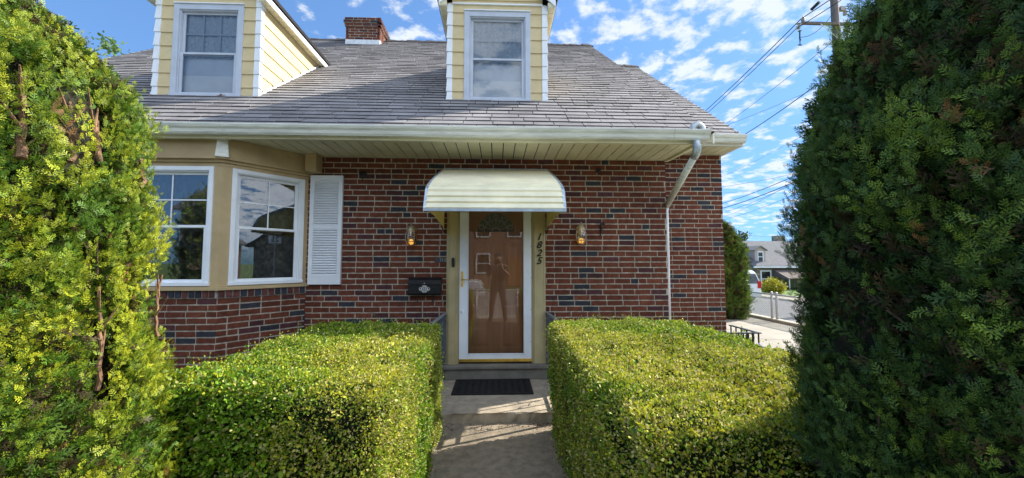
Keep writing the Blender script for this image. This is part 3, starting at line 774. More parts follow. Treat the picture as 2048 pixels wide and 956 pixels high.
    for za, zb in ((z0 + .11, 1.965), (2.005, z1 - .06)):
        z = za
        while z < zb - .012:
            mb.hexa([(x0 + .048, y0 + .004, z), (x1 - .048, y0 + .004, z), (x1 - .048, y0 + .02, z + .018), (x0 + .048, y0 + .02, z + .018), (x0 + .048, y0 + .001, z + .006), (x1 - .048, y0 + .001, z + .006), (x1 - .048, y0 + .02, z + .024), (x0 + .048, y0 + .02, z + .024)]); z += .0315
    mb.box(x0 + .04, x1 - .04, WY - .02, WY - .012, z0 + .05, z1 - .04)
    mb.build('shutter', M['white'], house, bevel=.0)
build_bay()

# ------------------------------------------------------------------ front door
def build_door():
    Y = WY
    c = MB()
    c.box(-.620, -.500, Y - .035, Y + .05, .275, 2.42); c.box(.462, .618, Y - .035, Y + .05, .275, 2.42); c.box(-.620, .618, Y - .034, Y + .05, 2.42, 2.52)
    c.box(-.50, -.478, Y - .020, Y + .16, .275, 2.42); c.box(.442, .462, Y - .020, Y + .16, .275, 2.42); c.box(-.478, .442, Y - .02, Y + .16, 2.40, 2.42)
    c.box(-.640, -.620, Y - .018, Y + .05, .275, 2.42)      # back band
    for x0, x1 in ((-.606, -.598), (-.520, -.512), (.476, .484), (.598, .606)): c.box(x0, x1, Y - .041, Y - .035, .275, 2.42)
    c.build('door_casing', M['doortan'], house, bevel=.004)
    d = MB(); y0, y1 = Y - .030, Y + .005; xl, xr, zb, zt = -.474, .438, .300, 2.39
    d.box(xl, xl + .103, y0, y1, zb, zt); d.box(xr - .090, xr, y0, y1, zb, zt); d.box(xl + .103, xr - .09, y0 + .001, y1, zt - .10, zt); d.box(xl + .103, xr - .09, y0 + .001, y1, .338, .392)
    # glazing bead
    d.box(xl + .103, xl + .113, y0 - .004, y1, .392, zt - .1); d.box(xr - .10, xr - .09, y0 - .004, y1, .392, zt - .1); d.box(xl + .113, xr - .10, y0 - .004, y1, .392, .402)
    sd_ = d.build('storm_door', M['white'], house, bevel=.003)
    d = MB(); d.box(xl + .002, xr - .002, y0 - .006, y0 - .0005, .302, .340); d.build('kick_strip', M['brass'], sd_, bevel=.002)
    d = MB(); d.add([(xl + .113, Y - .012, .402), (xr - .10, Y - .012, .402), (xr - .10, Y - .012, zt - .1), (xl + .113, Y - .012, zt - .1)], [(0, 1, 2, 3)])
    d.build('door_glass', M['doorglass'], sd_, recalc=False)
    d = MB(); hx = xl + .035
    d.box(hx - .013, hx + .013, y0 - .006, y0, 1.235, 1.43); d.tube([(hx, y0 - .004, 1.335), (hx, y0 - .04, 1.335), (hx + .02, y0 - .052, 1.333), (hx + .095, y0 - .05, 1.325)], [.009, .009, .008, .006], 10)
    d.lathe([(.0, -.012), (.011, -.008), (.011, .008), (.0, .012)], (hx, y0 - .010, 1.275), 10); d.lathe([(.0, -.012), (.009, -.008), (.009, .008), (.0, .012)], (hx, y0 - .010, 1.405), 10)
    d.build('door_handle', M['brass'], sd_, bevel=0)
    d = MB(); d.lathe([(.0, -.016), (.014, -.010), (.016, 0), (.014, .010), (.0, .016)], (xl + .035, y0 - .012, .925), 12); d.tube([(xl + .035, y0, .925), (xl + .035, y0 - .02, .925)], .008, 8)
    d.build('door_closer_knob', M['white'], sd_, smooth=True)
    # hinges line dots
    for z in (.55, .95, 1.35, 1.75, 2.1):
        d = MB(); d.lathe([(0, -.004), (.004, -.003), (.004, .003), (0, .004)], (xr - .006, y0 - .002, z), 8); d.build('screw', M['black'], sd_)
    # wooden door behind
    w = MB(); yd = Y + .075
    w.box(-.478, .442, yd + .010, yd + .045, .29, 2.41)
    # stiles/rails raised by 10mm leaving panels
    xs = (-.478, -.345, -.075, .045, .315, .442)
    w.box(-.478, -.345, yd, yd + .010, .29, 2.41); w.box(.315, .442, yd, yd + .010, .29, 2.41)
    w.box(-.075, .045, yd, yd + .010, .45, 1.80)
    for z0, z1 in ((.29, .45), (1.02, 1.16), (1.80, 1.90)): w.box(-.345, .315, yd - .0005, yd + .010, z0, z1)
    # raised fields
    for x0, x1 in ((-.345, -.075), (.045, .315)):
        for z0, z1 in ((.45, 1.02), (1.16, 1.80)):
            w.hexa([(x0 + .03, yd + .010, z0 + .03), (x1 - .03, yd + .010, z0 + .03), (x1 - .03, yd + .010, z1 - .03), (x0 + .03, yd + .010, z1 - .03), (x0 + .055, yd + .001, z0 + .055), (x1 - .055, yd + .001, z0 + .055), (x1 - .055, yd + .001, z1 - .055), (x0 + .055, yd + .001, z1 - .055)])
    # fanlight moulding
    cx, cz, ro = -.015, 1.945, .255
    w.box(-.345, .315, yd - .0003, yd + .010, 2.22, 2.41)
    for i in range(18):
        a0, a1 = pi * i / 18, pi * (i + 1) / 18
        for r0, r1, yy in ((ro - .012, ro + .022, yd - .008), (ro + .03, ro + .042, yd - .004)):
            w.hexa([(cx + r0 * cos(a0), yd + .01, cz + r0 * sin(a0)), (cx + r1 * cos(a0), yd + .01, cz + r1 * sin(a0)), (cx + r1 * cos(a1), yd + .01, cz + r1 * sin(a1)), (cx + r0 * cos(a1), yd + .01, cz + r0 * sin(a1)),
                    (cx + r0 * cos(a0), yy, cz + r0 * sin(a0)), (cx + r1 * cos(a0), yy, cz + r1 * sin(a0)), (cx + r1 * cos(a1), yy, cz + r1 * sin(a1)), (cx + r0 * cos(a1), yy, cz + r0 * sin(a1))])
    w.box(cx - ro - .022, cx + ro + .022, yd - .006, yd + .01, cz - .03, cz)
    wd = w.build('wooden_door', M['wood'], house)
    f = MB(); pts = [(cx + (ro - .01) * cos(pi * i / 24), cz + (ro - .01) * sin(pi * i / 24)) for i in range(25)]
    f.prism(pts, 'y', yd + .0035, yd + .0045); f.build('fanlight', mat('fan_glass', (0.10, 0.13, 0.12), 0.12, noise=.4, nscale=9), wd)
    f = MB()
    for i in range(1, 8):
        a = pi * i / 8; f.tube([(cx + .04 * cos(a), yd + .001, cz + .04 * sin(a)), (cx + (ro - .012) * cos(a), yd + .001, cz + (ro - .012) * sin(a))], .0032, 5)
    for r, m_ in ((.05, 16), (.15, 24)): f.tube([(cx + r * cos(pi * i / m_), yd + .001, cz + r * sin(pi * i / m_)) for i in range(m_ + 1)], .0032, 5)
    for k in range(5):
        a = pi * (k + .5) / 5; q = Vector((cx + .195 * cos(a), yd + .001, cz + .195 * sin(a)))
        f.tube([q + Vector((.032 * cos(t), 0, .032 * sin(t))) for t in [2 * pi * j / 12 for j in range(13)]], .003, 5)
    f.build('fanlight_leading', mat('leading', (0.45, 0.45, 0.42), 0.4), wd)
    # dark void behind
    # sill
    s = MB(); s.box(-.655, .640, Y - .125, Y + .15, .235, .278); s.box(-.635, .625, Y - .095, Y + .15, .098, .235)
    s.build('door_sill', M['sill'], house, bevel=.008)
    # doorbell
    b = MB(); n_ = 20; pts = []
    for i in range(n_):
        a = 2 * pi * i / n_; pts.append((-.553 + .019 * cos(a), (1.545 + .042 if sin(a) > 0 else 1.545 - .042) + .019 * sin(a)))
    b.prism(pts, 'y', Y - .062, Y - .035); b.build('doorbell', M['blackpl'], house, bevel=.003)
    # plate: rubbed number plate shape of bricks
    # house numbers
    zz = (1.868, 1.765, 1.662, 1.562); 
    for i, ch in enumerate('1825'):
        cu = bpy.data.curves.new('house_number', 'FONT'); cu.body = ch; cu.size = .125; cu.extrude = .003; cu.shear = .32; cu.align_x = 'CENTER'; cu.align_y = 'CENTER'; cu.offset = .0018
        o = bpy.data.objects.new('tmp', cu); o.location = (.532, Y - .045, zz[i]); o.rotation_euler = (pi / 2, 0, 0); o.scale = (1.05, 1, 1)
        COL.objects.link(o); bpy.context.view_layer.update()
        me = bpy.data.meshes.new_from_object(o.evaluated_get(bpy.context.evaluated_depsgraph_get()))
        mw = o.matrix_world.copy(); bpy.data.objects.remove(o)
        me.materials.clear(); me.materials.append(M['number']); me.transform(mw)
        q = bpy.data.objects.new('house_number', me); COL.objects.link(q); q.parent = house; q.matrix_parent_inverse = world_of(house).inverted()
    # ---------------- awning
    a = MB(); x0, x1 = -.69, .655
    prof = []
    # curved from the wall top down to the front lip
    P0, P1, P2, P3 = Vector((4.925, 2.725)), Vector((4.45, 2.555)), Vector((3.92, 2.36)), Vector((3.785, 2.265))
    for i in range(17):
        t = i / 16; p = P0 * (1 - t) ** 3 + P1 * 3 * t * (1 - t) ** 2 + P2 * 3 * t * t * (1 - t) + P3 * t ** 3; prof.append(p)
    for t in (.33, .66, 1.0): prof.append(P3 * (1 - t) + Vector((3.68, 2.055)) * t)
    # lapped slats across: resample by arc length, each slat overlaps like a shallow Z
    arc = [0]
    for i in range(1, len(prof)): arc.append(arc[-1] + (prof[i] - prof[i - 1]).length)
    def at(s):
        s = max(0, min(s, arc[-1]))
        for i in range(1, len(arc)):
            if s <= arc[i] + 1e-9:
                t = (s - arc[i - 1]) / (arc[i] - arc[i - 1]); return prof[i - 1] * (1 - t) + prof[i] * t
        return prof[-1]
    ns = 21
    for i in range(ns):
        s0, s1 = arc[-1] * i / ns, arc[-1] * (i + 1) / ns
        p, q = at(s0), at(s1); d = (q - p).normalized(); nrm = Vector((-d.y, d.x)); 
        if nrm.y < 0: nrm = -nrm
        # convex slat: starts tucked, bulges out
        k1 = p + (q - p) * .16 + nrm * .014; k2 = p + (q - p) * .86 + nrm * .019
        poly = [p, k1, k2, q + nrm * .002, q - nrm * .003, p - nrm * .003]
        a.prism([(v.x, v.y) for v in poly], 'x', x0, x1)
    aw = a.build('awning', M['awn'], house)
    t = MB()
    for xx, s in ((x0, -1), (x1, 1)):
        for i in range(len(prof) - 1):
            p, q = prof[i], prof[i + 1]; d = (q - p).normalized(); nrm = Vector((-d.y, d.x)); nrm = -nrm if nrm.y < 0 else nrm
            o_, i_ = .018, -.016
            A_ = [p + nrm * i_, q + nrm * i_, q + nrm * o_, p + nrm * o_]
            xa, xb = (xx - .014, xx + .012) if s < 0 else (xx - .012, xx + .014)
            t.prism([(v.x, v.y) for v in A_], 'x', xa, xb)
    t.box(x0 - .014, x1 + .014, 3.664, 3.694, 2.035, 2.060); t.box(x0 + .01, x1 - .01, 4.86, 4.93, 2.728, 2.742)
    for xx in (-.45, .2, .55): t.lathe([(0, 0), (.006, .001), (.006, .004), (0, .005)], (xx, 3.66, 2.047), 8)
    t.build('awning_trim', M['awnblue'], aw)
    for xx in (x0 + .012, x1 - .016):
        t = MB()
        poly = [(v.x, v.y - .012) for v in prof] + [(3.70, 2.05), (4.15, 2.05), (4.70, 2.00), (4.86, 1.93), (4.925, 1.96)]
        t.prism(poly, 'x', xx, xx + .004)
        sp_ = t.build('awning_side', M['awnyel'], aw)
    for xx in (x0 + .02, x1 - .02):
        t = MB()
        t.tube([(xx, 4.92, 1.93), (xx, 4.86, 1.925), (xx, 4.70, 1.99)], .007, 6)
        t.build('awning_bracket', M['black'], aw)
build_door()

# ------------------------------------------------------------------ ground, walk, street
def ground_h(x, y):
    h = 0.0
    def sm(a, b, t): t = max(0, min(1, (t - a) / (b - a))); return t * t * (3 - 2 * t)
    h -= 0.85 * sm(7.35, 9.3, x)
    h -= 0.30 * sm(-0.6, -1.6, y) if y < -0.6 else 0
    h = max(h, -0.85)
    return h
def build_ground():
    xs = sorted(set([-400, -150, -60, -30] + [round(-20 + i * 1.0, 2) for i in range(27)] + [7.1, 7.3, 7.5, 7.8, 8.1, 8.4, 8.7, 9.0, 9.3, 10, 12, 20, 26, 40, 90, 200, 500]))
    ys = sorted(set([-400, -120, -60, -30, -20, -12, -6, -3, -2, -1.6, -1.35, -1.1, -.85, -.6, -.3] + [i * 1.0 for i in range(0, 30)] + [40, 60, 120, 300, 700]))
    mb = MB(); nx = len(xs)
    vs = [(x, y, ground_h(x, y) - .004) for y in ys for x in xs]
    fs = [(j * nx + i, j * nx + i + 1, (j + 1) * nx + i + 1, (j + 1) * nx + i) for j in range(len(ys) - 1) for i in range(nx - 1)]
    mb.add(vs, fs); struct(mb.build('ground', M['grassmat'], recalc=False))
    rnd = random.Random(2)
    # planting soil between house and hedges
    mb = MB(); mb.box(-6.5, -.64, -.5, 5.2, -.05, .012); mb.box(.57, 3.6, .2, 5.65, -.05, .012)
    struct(mb.build('soil_bed', M['soil']))
    mb = MB(); mb.box(-.63, .56, -.9, 3.86, -.1, .004)
    struct(mb.build('walkway', M['walk']))
    mb = MB()
    # driveway slabs with joints
    ysl = [1.0, 3.4, 5.25, 6.35, 7.5, 8.7, 9.9, 11.1]
    for a, b in zip(ysl[:-1], ysl[1:]):
        for xa, xb in ((3.62, 5.3), (5.3, 7.08)):
            if a < 5: xa = max(xa, 3.62)
            mb.box(xa + .006, xb - .006, a + .006, b - .006, -.08, .018 + rnd.uniform(-.002, .002))
    mb.box(3.6, 7.1, 1.0, 11.1, -.08, .004, 1)
    struct(mb.build('driveway', [M['drive'], M['soil']]))
    mb = MB(); mb.box(7.10, 7.30, 1.0, 14.0, -.4, .085); struct(mb.build('kerb', M['curb'], bevel=.01))
    # side street
    mb = MB(); mb.add([(9.6, -60, -.846), (17.8, -60, -.846), (17.8, 200, -.846), (9.6, 200, -.846)], [(0, 1, 2, 3)])
    struct(mb.build('side_street', M['asphalt'], recalc=False))
    mb = MB(); mb.box(17.8, 18.0, 0, 200, -.9, -.73); mb.box(18.0, 19.3, 0, 200, -.9, -.735); struct(mb.build('pavement', M['curb']))
    # street in front of the house (behind the camera)
    mb = MB(); mb.add([(-80, -13, -.30), (9.3, -13, -.30), (9.3, -3.2, -.30), (-80, -3.2, -.30)], [(0, 1, 2, 3)])
    struct(mb.build('front_street', M['asphalt'], recalc=False))
    mb = MB(); mb.box(-80, 7.2, -3.2, -1.7, -.4, -.22); mb.box(-80, 7.2, -15, -13, -.4, -.18); struct(mb.build('pavement', M['curb']))
build_ground()
# stoop slab
def build_stoop():
    rnd = random.Random(4); mb = MB()
    nx, ny = 26, 16; X0, X1, Y0, Y1 = -.66, .635, 3.80, 4.845
    top = []
    for j in range(ny + 1):
        for i in range(nx + 1):
            x = X0 + (X1 - X0) * i / nx; y = Y0 + (Y1 - Y0) * j / ny
            if j == 0: y += rnd.uniform(-.008, .012) + .008 * sin(x * 9)
            top.append((x, y, .10 + rnd.uniform(-.0008, .0008)))
    o = list(top); lo = [(x, Y0 + rnd.uniform(0, .02), .085) for x in [X0 + (X1 - X0) * i / nx for i in range(nx + 1)]]
    bt = [(x, Y0 + rnd.uniform(.0, .03), .0) for x in [X0 + (X1 - X0) * i / nx for i in range(nx + 1)]]
    vs = top + lo + bt; n1 = nx + 1; a = len(top); b = a + n1
    fs = [(j * n1 + i, j * n1 + i + 1, (j + 1) * n1 + i + 1, (j + 1) * n1 + i) for j in range(ny) for i in range(nx)]
    fs += [(a + i, a + i + 1, i + 1, i) for i in range(nx)] + [(b + i, b + i + 1, a + i + 1, a + i) for i in range(nx)]
    mb.add(vs, fs)
    mb.box(X0 + .002, X0 + .02, Y0 + .03, Y1, 0, .098); mb.box(X1 - .02, X1 - .002, Y0 + .03, Y1, 0, .098)
    tag(mb.build('concrete_stoop', M['slab'], recalc=False), 'low worn concrete step slab in front of the door', 'step')
    # grit under the step's front edge
    g = MB()
    for i in range(130):
        x = rnd.uniform(.35, .56) if i % 2 else rnd.uniform(-.55, .5); y = 3.78 - abs(rnd.gauss(0, .07)); s = rnd.uniform(.003, .009)
        g.hexa([(x - s, y - s, .004), (x + s, y - s * .6, .004), (x + s, y + s, .004), (x - s * .7, y + s, .004), (x - s * .4, y - s * .4, .004 + s), (x + s * .5, y - s * .3, .004 + s), (x + s * .4, y + s * .5, .004 + s * .8), (x - s * .3, y + s * .5, .004 + s)])
    for i in range(420):
        e = rnd.choice((-1, 1)); y = rnd.uniform(2.4, 4.75); x = (-.03 + e * .56) - e * abs(rnd.gauss(0, .09)); zb = .102 if y > 3.82 else .006
        if -.52 < x < .43 and y > 4.28: continue
        a_ = rnd.uniform(0, 6.28); l = rnd.uniform(.005, .013); d = Vector((cos(a_), sin(a_), rnd.uniform(-.1, .5))) * l; q = Vector((-sin(a_), cos(a_), 0)) * l * .4; c = Vector((x, y, zb + .002))
        g.add([c, c + d * .5 + q, c + d, c + d * .5 - q], [(0, 1, 2, 3)])
    tag(g.build('litter', M['twig']), 'crumbled leaf litter and grit below the step edge', 'litter', kind='stuff')
build_stoop()
def build_mat():
    X0, X1, Y0, Y1, zt = -.497, .405, 4.30, 4.832, .116
    mb = MB(); mb.box(X0, X1, Y0, Y1, .101, .108)
    # raised border
    for a in ((X0, X1, Y0, Y0 + .03), (X0, X1, Y1 - .03, Y1), (X0, X0 + .03, Y0 + .03, Y1 - .03), (X1 - .03, X1, Y0 + .03, Y1 - .03)): mb.box(*a, .108, zt)
    # moulded scrolls
    rnd = random.Random(3)
    for i in range(11):
        for j in range(6):
            cx = X0 + .075 + i * .0755; cy = Y0 + .07 + j * .079; r = .028
            a0 = rnd.uniform(0, 6.28); pts = []
            for k in range(12):
                t = k / 11; rr = r * (1 - .75 * t); pts.append((cx + rr * cos(a0 + t * 7), cy + rr * sin(a0 + t * 7), .111))
            mb.tube(pts, .0045, 5)
    tag(mb.build('doormat', M['mat']), 'black moulded rubber doormat lying on the stoop below the front door', 'doormat')
build_mat()

# ------------------------------------------------------------------ hand rails
def handrail(x, lab):
    t = thing('handrail', lab, 'railing', (x, 4.3, .1), 'iron handrails beside the stoop')
    y0, y1, zt, zl = 3.80, 4.90, .915, .20
    def zz(y): return zt + (4.9 - y) * .03
    a = MB(); a.hexa([(x - .019, y0 - .03, zz(y0) - .012), (x + .019, y0 - .03, zz(y0) - .012), (x + .019, y1, zz(y1) - .012), (x - .019, y1, zz(y1) - .012), (x - .016, y0 - .03, zz(y0) + .006), (x + .016, y0 - .03, zz(y0) + .006), (x + .016, y1, zz(y1) + .006), (x - .016, y1, zz(y1) + .006)])
    a.build('top_rail', M['ironlight'], t, bevel=.003)
    a = MB(); a.box(x - .013, x + .013, y0, y1, zl - .008, zl + .008); a.build('bottom_rail', M['greyiron'], t)
    a = MB(); a.box(x - .013, x + .013, y0 + .01, y1, zz(y1) - .10, zz(y1) - .085); a.build('middle_rail', M['greyiron'], t)
    for yy in (y0, y1 - .03):
        a = MB(); a.box(x - .014, x + .014, yy - .014, yy + .014, .1, zz(yy) - .012); a.build('post', M['greyiron'], t)
    n = 8
    for i in range(1, n):
        y = y0 + (y1 - y0 - .03) * i / n
        a = MB(); a.box(x - .0065, x + .0065, y - .0065, y + .0065, zl, zz(y) - .012)
        a.build('baluster', M['greyiron'], t)
    a = MB()
    def scroll(cy, cz, s, fl):
        pts = []
        for k in range(26):
            u = k / 25; ang = 2.2 * pi * (1 - u) ; r = .038 * (1 - .72 * abs(2 * u - 1)) 
            pts.append((x, cy + s * (u - .5) * .10 + .024 * sin(u * 2 * pi * 1.5) * 1.2, cz + fl * (u - .5) * .15 + .020 * cos(u * 2 * pi * 1.5)))
        a.tube(pts, .0045, 6)
        for e in (-1, 1):
            c = Vector((x, cy + s * e * .055, cz + fl * e * .075)); sp = []
            for k in range(16):
                v = k / 15; rr = .026 * (1 - v * .8); sp.append(c + Vector((0, rr * cos(v * 8), rr * sin(v * 8))))
            a.tube(sp, .0045, 6)
    for i, cz in ((1, .66), (3, .50), (4, .50), (6, .36), (2, .36), (5, .66)):
        y = y0 + (y1 - y0 - .03) * (i + .5) / n; a = MB(); scroll(y, cz, 1, 1 if i % 2 else -1); a.build('scroll', M['greyiron'], t)
handrail(-.645, 'grey iron handrail with scrolls on the mailbox side of the stoop')
handrail(.635, 'grey iron handrail with scrolls on the house number side of the stoop')

# ------------------------------------------------------------------ things on the wall
def lantern(x, zc, lab):
    K = 1.22
    t = thing('wall_lantern', lab, 'wall lamp', (x, WY - .008, zc), 'brass wall lanterns flanking the door')
    y = WY - .095
    m = MB(); m.lathe([(0, 0), (.052, 0), (.05, .012), (.03, .02), (.0, .022)], (0, 0, 0), 18)
    mm = Matrix.Translation((x, WY - .009, zc + .055)) @ Matrix.Rotation(pi / 2, 4, 'X')
    m.v = [tuple(mm @ Vector(v)) for v in m.v]
    m.tube([(x, WY - .03, zc + .055), (x, WY - .05, zc + .10), (x, WY - .075, zc + .118), (x, y, zc + .095)], .008, 8)
    m.build('wall_bracket', M['bronze'], t, smooth=True)
    m = MB(); m.lathe([(r * K, z * K) for r, z in [(0, .118), (.007, .115), (.008, .10), (.02, .092), (.036, .072), (.046, .045), (.050, .038), (.050, .030), (.044, .028), (0, .030)]], (x, y, zc), 18)
    m.build('cap', M['bronze'], t, smooth=True)
    m = MB(); prof = [(r * K, z * K) for r, z in [(.044, .030), (.052, .005), (.055, -.03), (.052, -.065), (.043, -.095), (.030, -.110)]]
    o = len(m.v)
    for r, z in prof:
        for k in range(18): m.v.append((x + r * cos(2 * pi * k / 18), y + r * sin(2 * pi * k / 18), zc + z))
    for i in range(len(prof) - 1):
        for k in range(18):
            k2 = (k + 1) % 18; m.f.append([i * 18 + k, i * 18 + k2, (i + 1) * 18 + k2, (i + 1) * 18 + k]); m.mi.append(0); m.c.append((1, 1, 1))
    m.build('glass_globe', M['lampglass'], t, smooth=True)
    m = MB()
    for k in range(8):
        a = 2 * pi * k / 6 + .3; m.tube([(x + (r + .002) * cos(a), y + (r + .002) * sin(a), zc + z) for r, z in prof], .0042, 5)
    for z, r in ((.0, .054 * K), (-.075 * K, .051 * K)): m.tube([(x + r * cos(2 * pi * k / 20), y + r * sin(2 * pi * k / 20), zc + z) for k in range(21)], .005, 5)
    m.lathe([(r * K, z * K) for r, z in [(.031, -.108), (.033, -.112), (.02, -.118), (.0, -.122)]], (x, y, zc), 14)
    m.build('cage', M['bronze'], t)
    m = MB(); m.lathe([(0, -.058), (.014, -.062), (.030, -.082), (.034, -.10), (.026, -.122), (0, -.128)], (x, y, zc), 14)
    m.build('bulb', M['bulb'], t, smooth=True)
lantern(-1.073, 1.895, 'lit brass wall lantern on the bricks above the mailbox')
lantern(1.068, 1.915, 'lit brass wall lantern on the bricks beside the house number')
def mailbox():
    x0, x1, z0, z1 = -1.093, -.697, 1.140, 1.358
    t = thing('mailbox', 'black metal wall mailbox with white emblem left of the front door', 'mailbox', (-.895, WY - .008, 1.14))
    yb = WY - .010; yf = yb - .11
    m = MB(); m.prism([(yb, z0), (yf + .012, z0), (yf, z0 + .02), (yf, z1 - .065), (yb, z1 - .03)], 'x', x0 + .006, x1 - .006)
    m.box(x0 - .002, x0 + .006, yb - .105, yb, z0 - .004, z1 - .05); m.box(x1 - .006, x1 + .002, yb - .105, yb, z0 - .004, z1 - .05)
    m.build('box', M['black'], t, bevel=.004)
    m = MB(); m.prism([(yb, z1), (yb - .05, z1 + .001), (yf - .012, z1 - .035), (yf - .016, z1 - .085), (yf - .010, z1 - .085), (yf - .004, z1 - .045), (yb, z1 - .018)], 'x', x0 - .006, x1 + .006)
    m.build('lid', M['black'], t, bevel=.002)
    m = MB(); m.lathe([(0, 0), (.006, .0), (.006, .004), (0, .006)], (0, 0, 0), 10); mm = Matrix.Translation(((x0 + x1) / 2, yf - .016, z1 - .072)) @ Matrix.Rotation(pi / 2, 4, 'X'); m.v = [tuple(mm @ Vector(v)) for v in m.v]
    m.build('latch', M['chrome'], t)
    m = MB(); cx, cz, y = (x0 + x1) / 2, z0 + .078, yf - .002
    def ring(rx, rz, dx=0, dz=0, a0=0, a1=2 * pi, n=24, r=.0024): m.tube([(cx + dx + rx * cos(a0 + (a1 - a0) * k / n), y, cz + dz + rz * sin(a0 + (a1 - a0) * k / n)) for k in range(n + 1)], r, 5)
    ring(.030, .026); ring(.040, .038)
    for s in (-1, 1):
        ring(.014, .012, s * .048, .006); ring(.012, .010, s * .046, -.014); m.tube([(cx + s * .060, y, cz + .006), (cx + s * .068, y, cz - .002), (cx + s * .058, y, cz - .012)], .0024, 5)
        ring(.012, .010, s * .012, .033, n=12); ring(.012, .010, s * .012, -.033, n=12)
        m.tube([(cx + s * .013, y, cz - .018), (cx + s * .013, y, cz + .018)], .003, 5)
    m.tube([(cx - .018, y, cz), (cx + .018, y, cz)], .003, 5); m.tube([(cx - .018, y, cz + .012), (cx + .018, y, cz + .012)], .002, 5); m.tube([(cx - .018, y, cz - .012), (cx + .018, y, cz - .012)], .002, 5)
    m.build('emblem', M['emblem'], t)
    for xx in (-.985, -.80):
        m = MB(); m.tube([(xx, yb - .03, z0), (xx, yb - .03, z0 - .06), (xx, yb - .045, z0 - .085), (xx, yb - .075, z0 - .085), (xx, yb - .088, z0 - .065)], .005, 6); m.build('newspaper_hook', M['black'], t)
mailbox()
m = MB(); m.lathe([(0, 0), (.05, 0), (.05, .012), (.034, .018), (.034, .03), (.024, .034), (.020, .02), (0, .02)], (0, 0, 0), 18); mm = Matrix.Translation((-1.712, WY - .008, 2.665)) @ Matrix.Rotation(pi / 2, 4, 'X'); m.v = [tuple(mm @ Vector(v)) for v in m.v]
m.tube([(-1.712, WY - .02, 2.64), (-1.715, WY - .025, 2.60), (-1.70, WY - .018, 2.585)], .006, 6)
tag(m.build('lamp_socket', M['black'], smooth=False), 'empty round black lamp socket high on the wall beside the shutter', 'lamp socket')
m = MB(); m.lathe([(0, 0), (.032, 0), (.032, .02), (.02, .03), (0, .032)], (0, 0, 0), 14); mm = Matrix.Translation((1.322, WY - .008, 2.742)) @ Matrix.Rotation(pi / 2, 4, 'X'); m.v = [tuple(mm @ Vector(v)) for v in m.v]
tag(m.build('cable_box', M['black']), 'small round black cable box on the bricks under the soffit', 'cable box')
m = MB(); m.tube([(1.385, WY - .012, 2.04), (1.372, WY - .03, 2.055), (1.345, WY - .04, 2.05), (1.335, WY - .035, 2.02), (1.352, WY - .02, 2.0), (1.345, WY - .015, 1.95), (1.335, WY - .012, 1.885)], [.012, .014, .014, .013, .013, .010, .004], 8)
tag(m.build('flag_hook', M['black'], smooth=True), 'black iron flag hook on the bricks right of the lantern', 'hook')
# old number plate of raised grey strokes left of the door casing
m = MB(); m.box(-.79, -.633, WY - .014, WY - .004, 1.545, 1.607)
t_ = thing('number_plate', 'small weathered grey number plate set among the bricks beside the doorbell', 'plate', (-.71, WY - .01, 1.58))
m.build('plate', mat('plate_grey', (0.085, 0.075, 0.08), .8, noise=.4, nscale=30), t_)
m = MB()
for x in (-.722, -.695, -.664): m.box(x, x + .011, WY - .018, WY - .013, 1.552, 1.60)
m.tube([(-.650, WY - .015, 1.553), (-.643, WY - .015, 1.576), (-.650, WY - .015, 1.60), (-.657, WY - .015, 1.576), (-.650, WY - .015, 1.553)], .003, 5)
m.build('stroke', mat('stroke_grey', (0.22, 0.24, 0.24), .7), t_)
# clump of dead leaves lodged on the shingles below the left dormer window
def debris():
    rnd = random.Random(12); m = MB()
    for i in range(26):
        c = Vector((-3.60 + rnd.gauss(0, .014), 5.025 + rnd.gauss(0, .007), 3.710 + abs(rnd.gauss(0, .007)))); a = Vector((rnd.uniform(-1, 1), rnd.uniform(-1, 1), rnd.uniform(-.5, .7))).normalized(); b = a.orthogonal().normalized()
        l = rnd.uniform(.012, .032); m.add([c, c + a * l * .5 + b * l * .4, c + a * l, c + a * l * .5 - b * l * .4], [(0, 1, 2, 3)])
    tag(m.build('leaf_clump', M['bark'], recalc=False), 'small clump of dead brown leaves caught under the left dormer window', 'leaf clump')
debris()
# splash block, barely visible white thing beside the left hedge
m = MB(); m.prism([(3.55, 0), (3.55, .30), (3.75, .42), (4.05, .42), (4.05, 0)], 'x', -3.05, -2.72)
tag(m.build('plastic_bin', M['flash'], bevel=.03), 'white plastic bin half hidden between the bay wall and left hedge', 'bin')

# ------------------------------------------------------------------ foliage built with numpy
rng = np.random.default_rng(7)
def np_mesh(name, V, Fq, colf, material, parent=None, smooth=False):
    """V (n,3), Fq (m,4) quads, colf (m,3) colour per face"""
    me = bpy.data.meshes.new(name)
    m = len(Fq)
    me.vertices.add(len(V)); me.vertices.foreach_set('co', V.astype(np.float32).ravel())
    me.loops.add(m * 4); me.loops.foreach_set('vertex_index', Fq.astype(np.int32).ravel())
    me.polygons.add(m); me.polygons.foreach_set('loop_start', np.arange(0, m * 4, 4, dtype=np.int32))
    me.update(calc_edges=True)
    ca = me.color_attributes.new('Col', 'FLOAT_COLOR', 'CORNER')
    c = np.ones((m, 4), np.float32); c[:, :3] = colf
    ca.data.foreach_set('color', np.repeat(c, 4, axis=0).ravel())
    me.materials.append(material)
    o = bpy.data.objects.new(name, me); COL.objects.link(o)
    if parent is not None: o.parent = parent; o.matrix_parent_inverse = world_of(parent).inverted()
    return o
def norm(a): return a / (np.linalg.norm(a, axis=-1, keepdims=True) + 1e-9)
def frames(d, up=None):
    """d: (n,3) unit main axis; returns x(side), z(normal) with random roll around d"""
    r = norm(rng.normal(size=d.shape)); s = norm(np.cross(d, r)); return s, np.cross(s, d)
def vnoise(P, scale, seed=0):
    """cheap smooth value noise from sines"""
    r = np.random.default_rng(seed); out = np.zeros(len(P))
    for k in range(6):
        w = r.normal(size=3) * scale; ph = r.random() * 6.28; out += np.sin(P @ w + ph)
    return out / 6 * 1.6

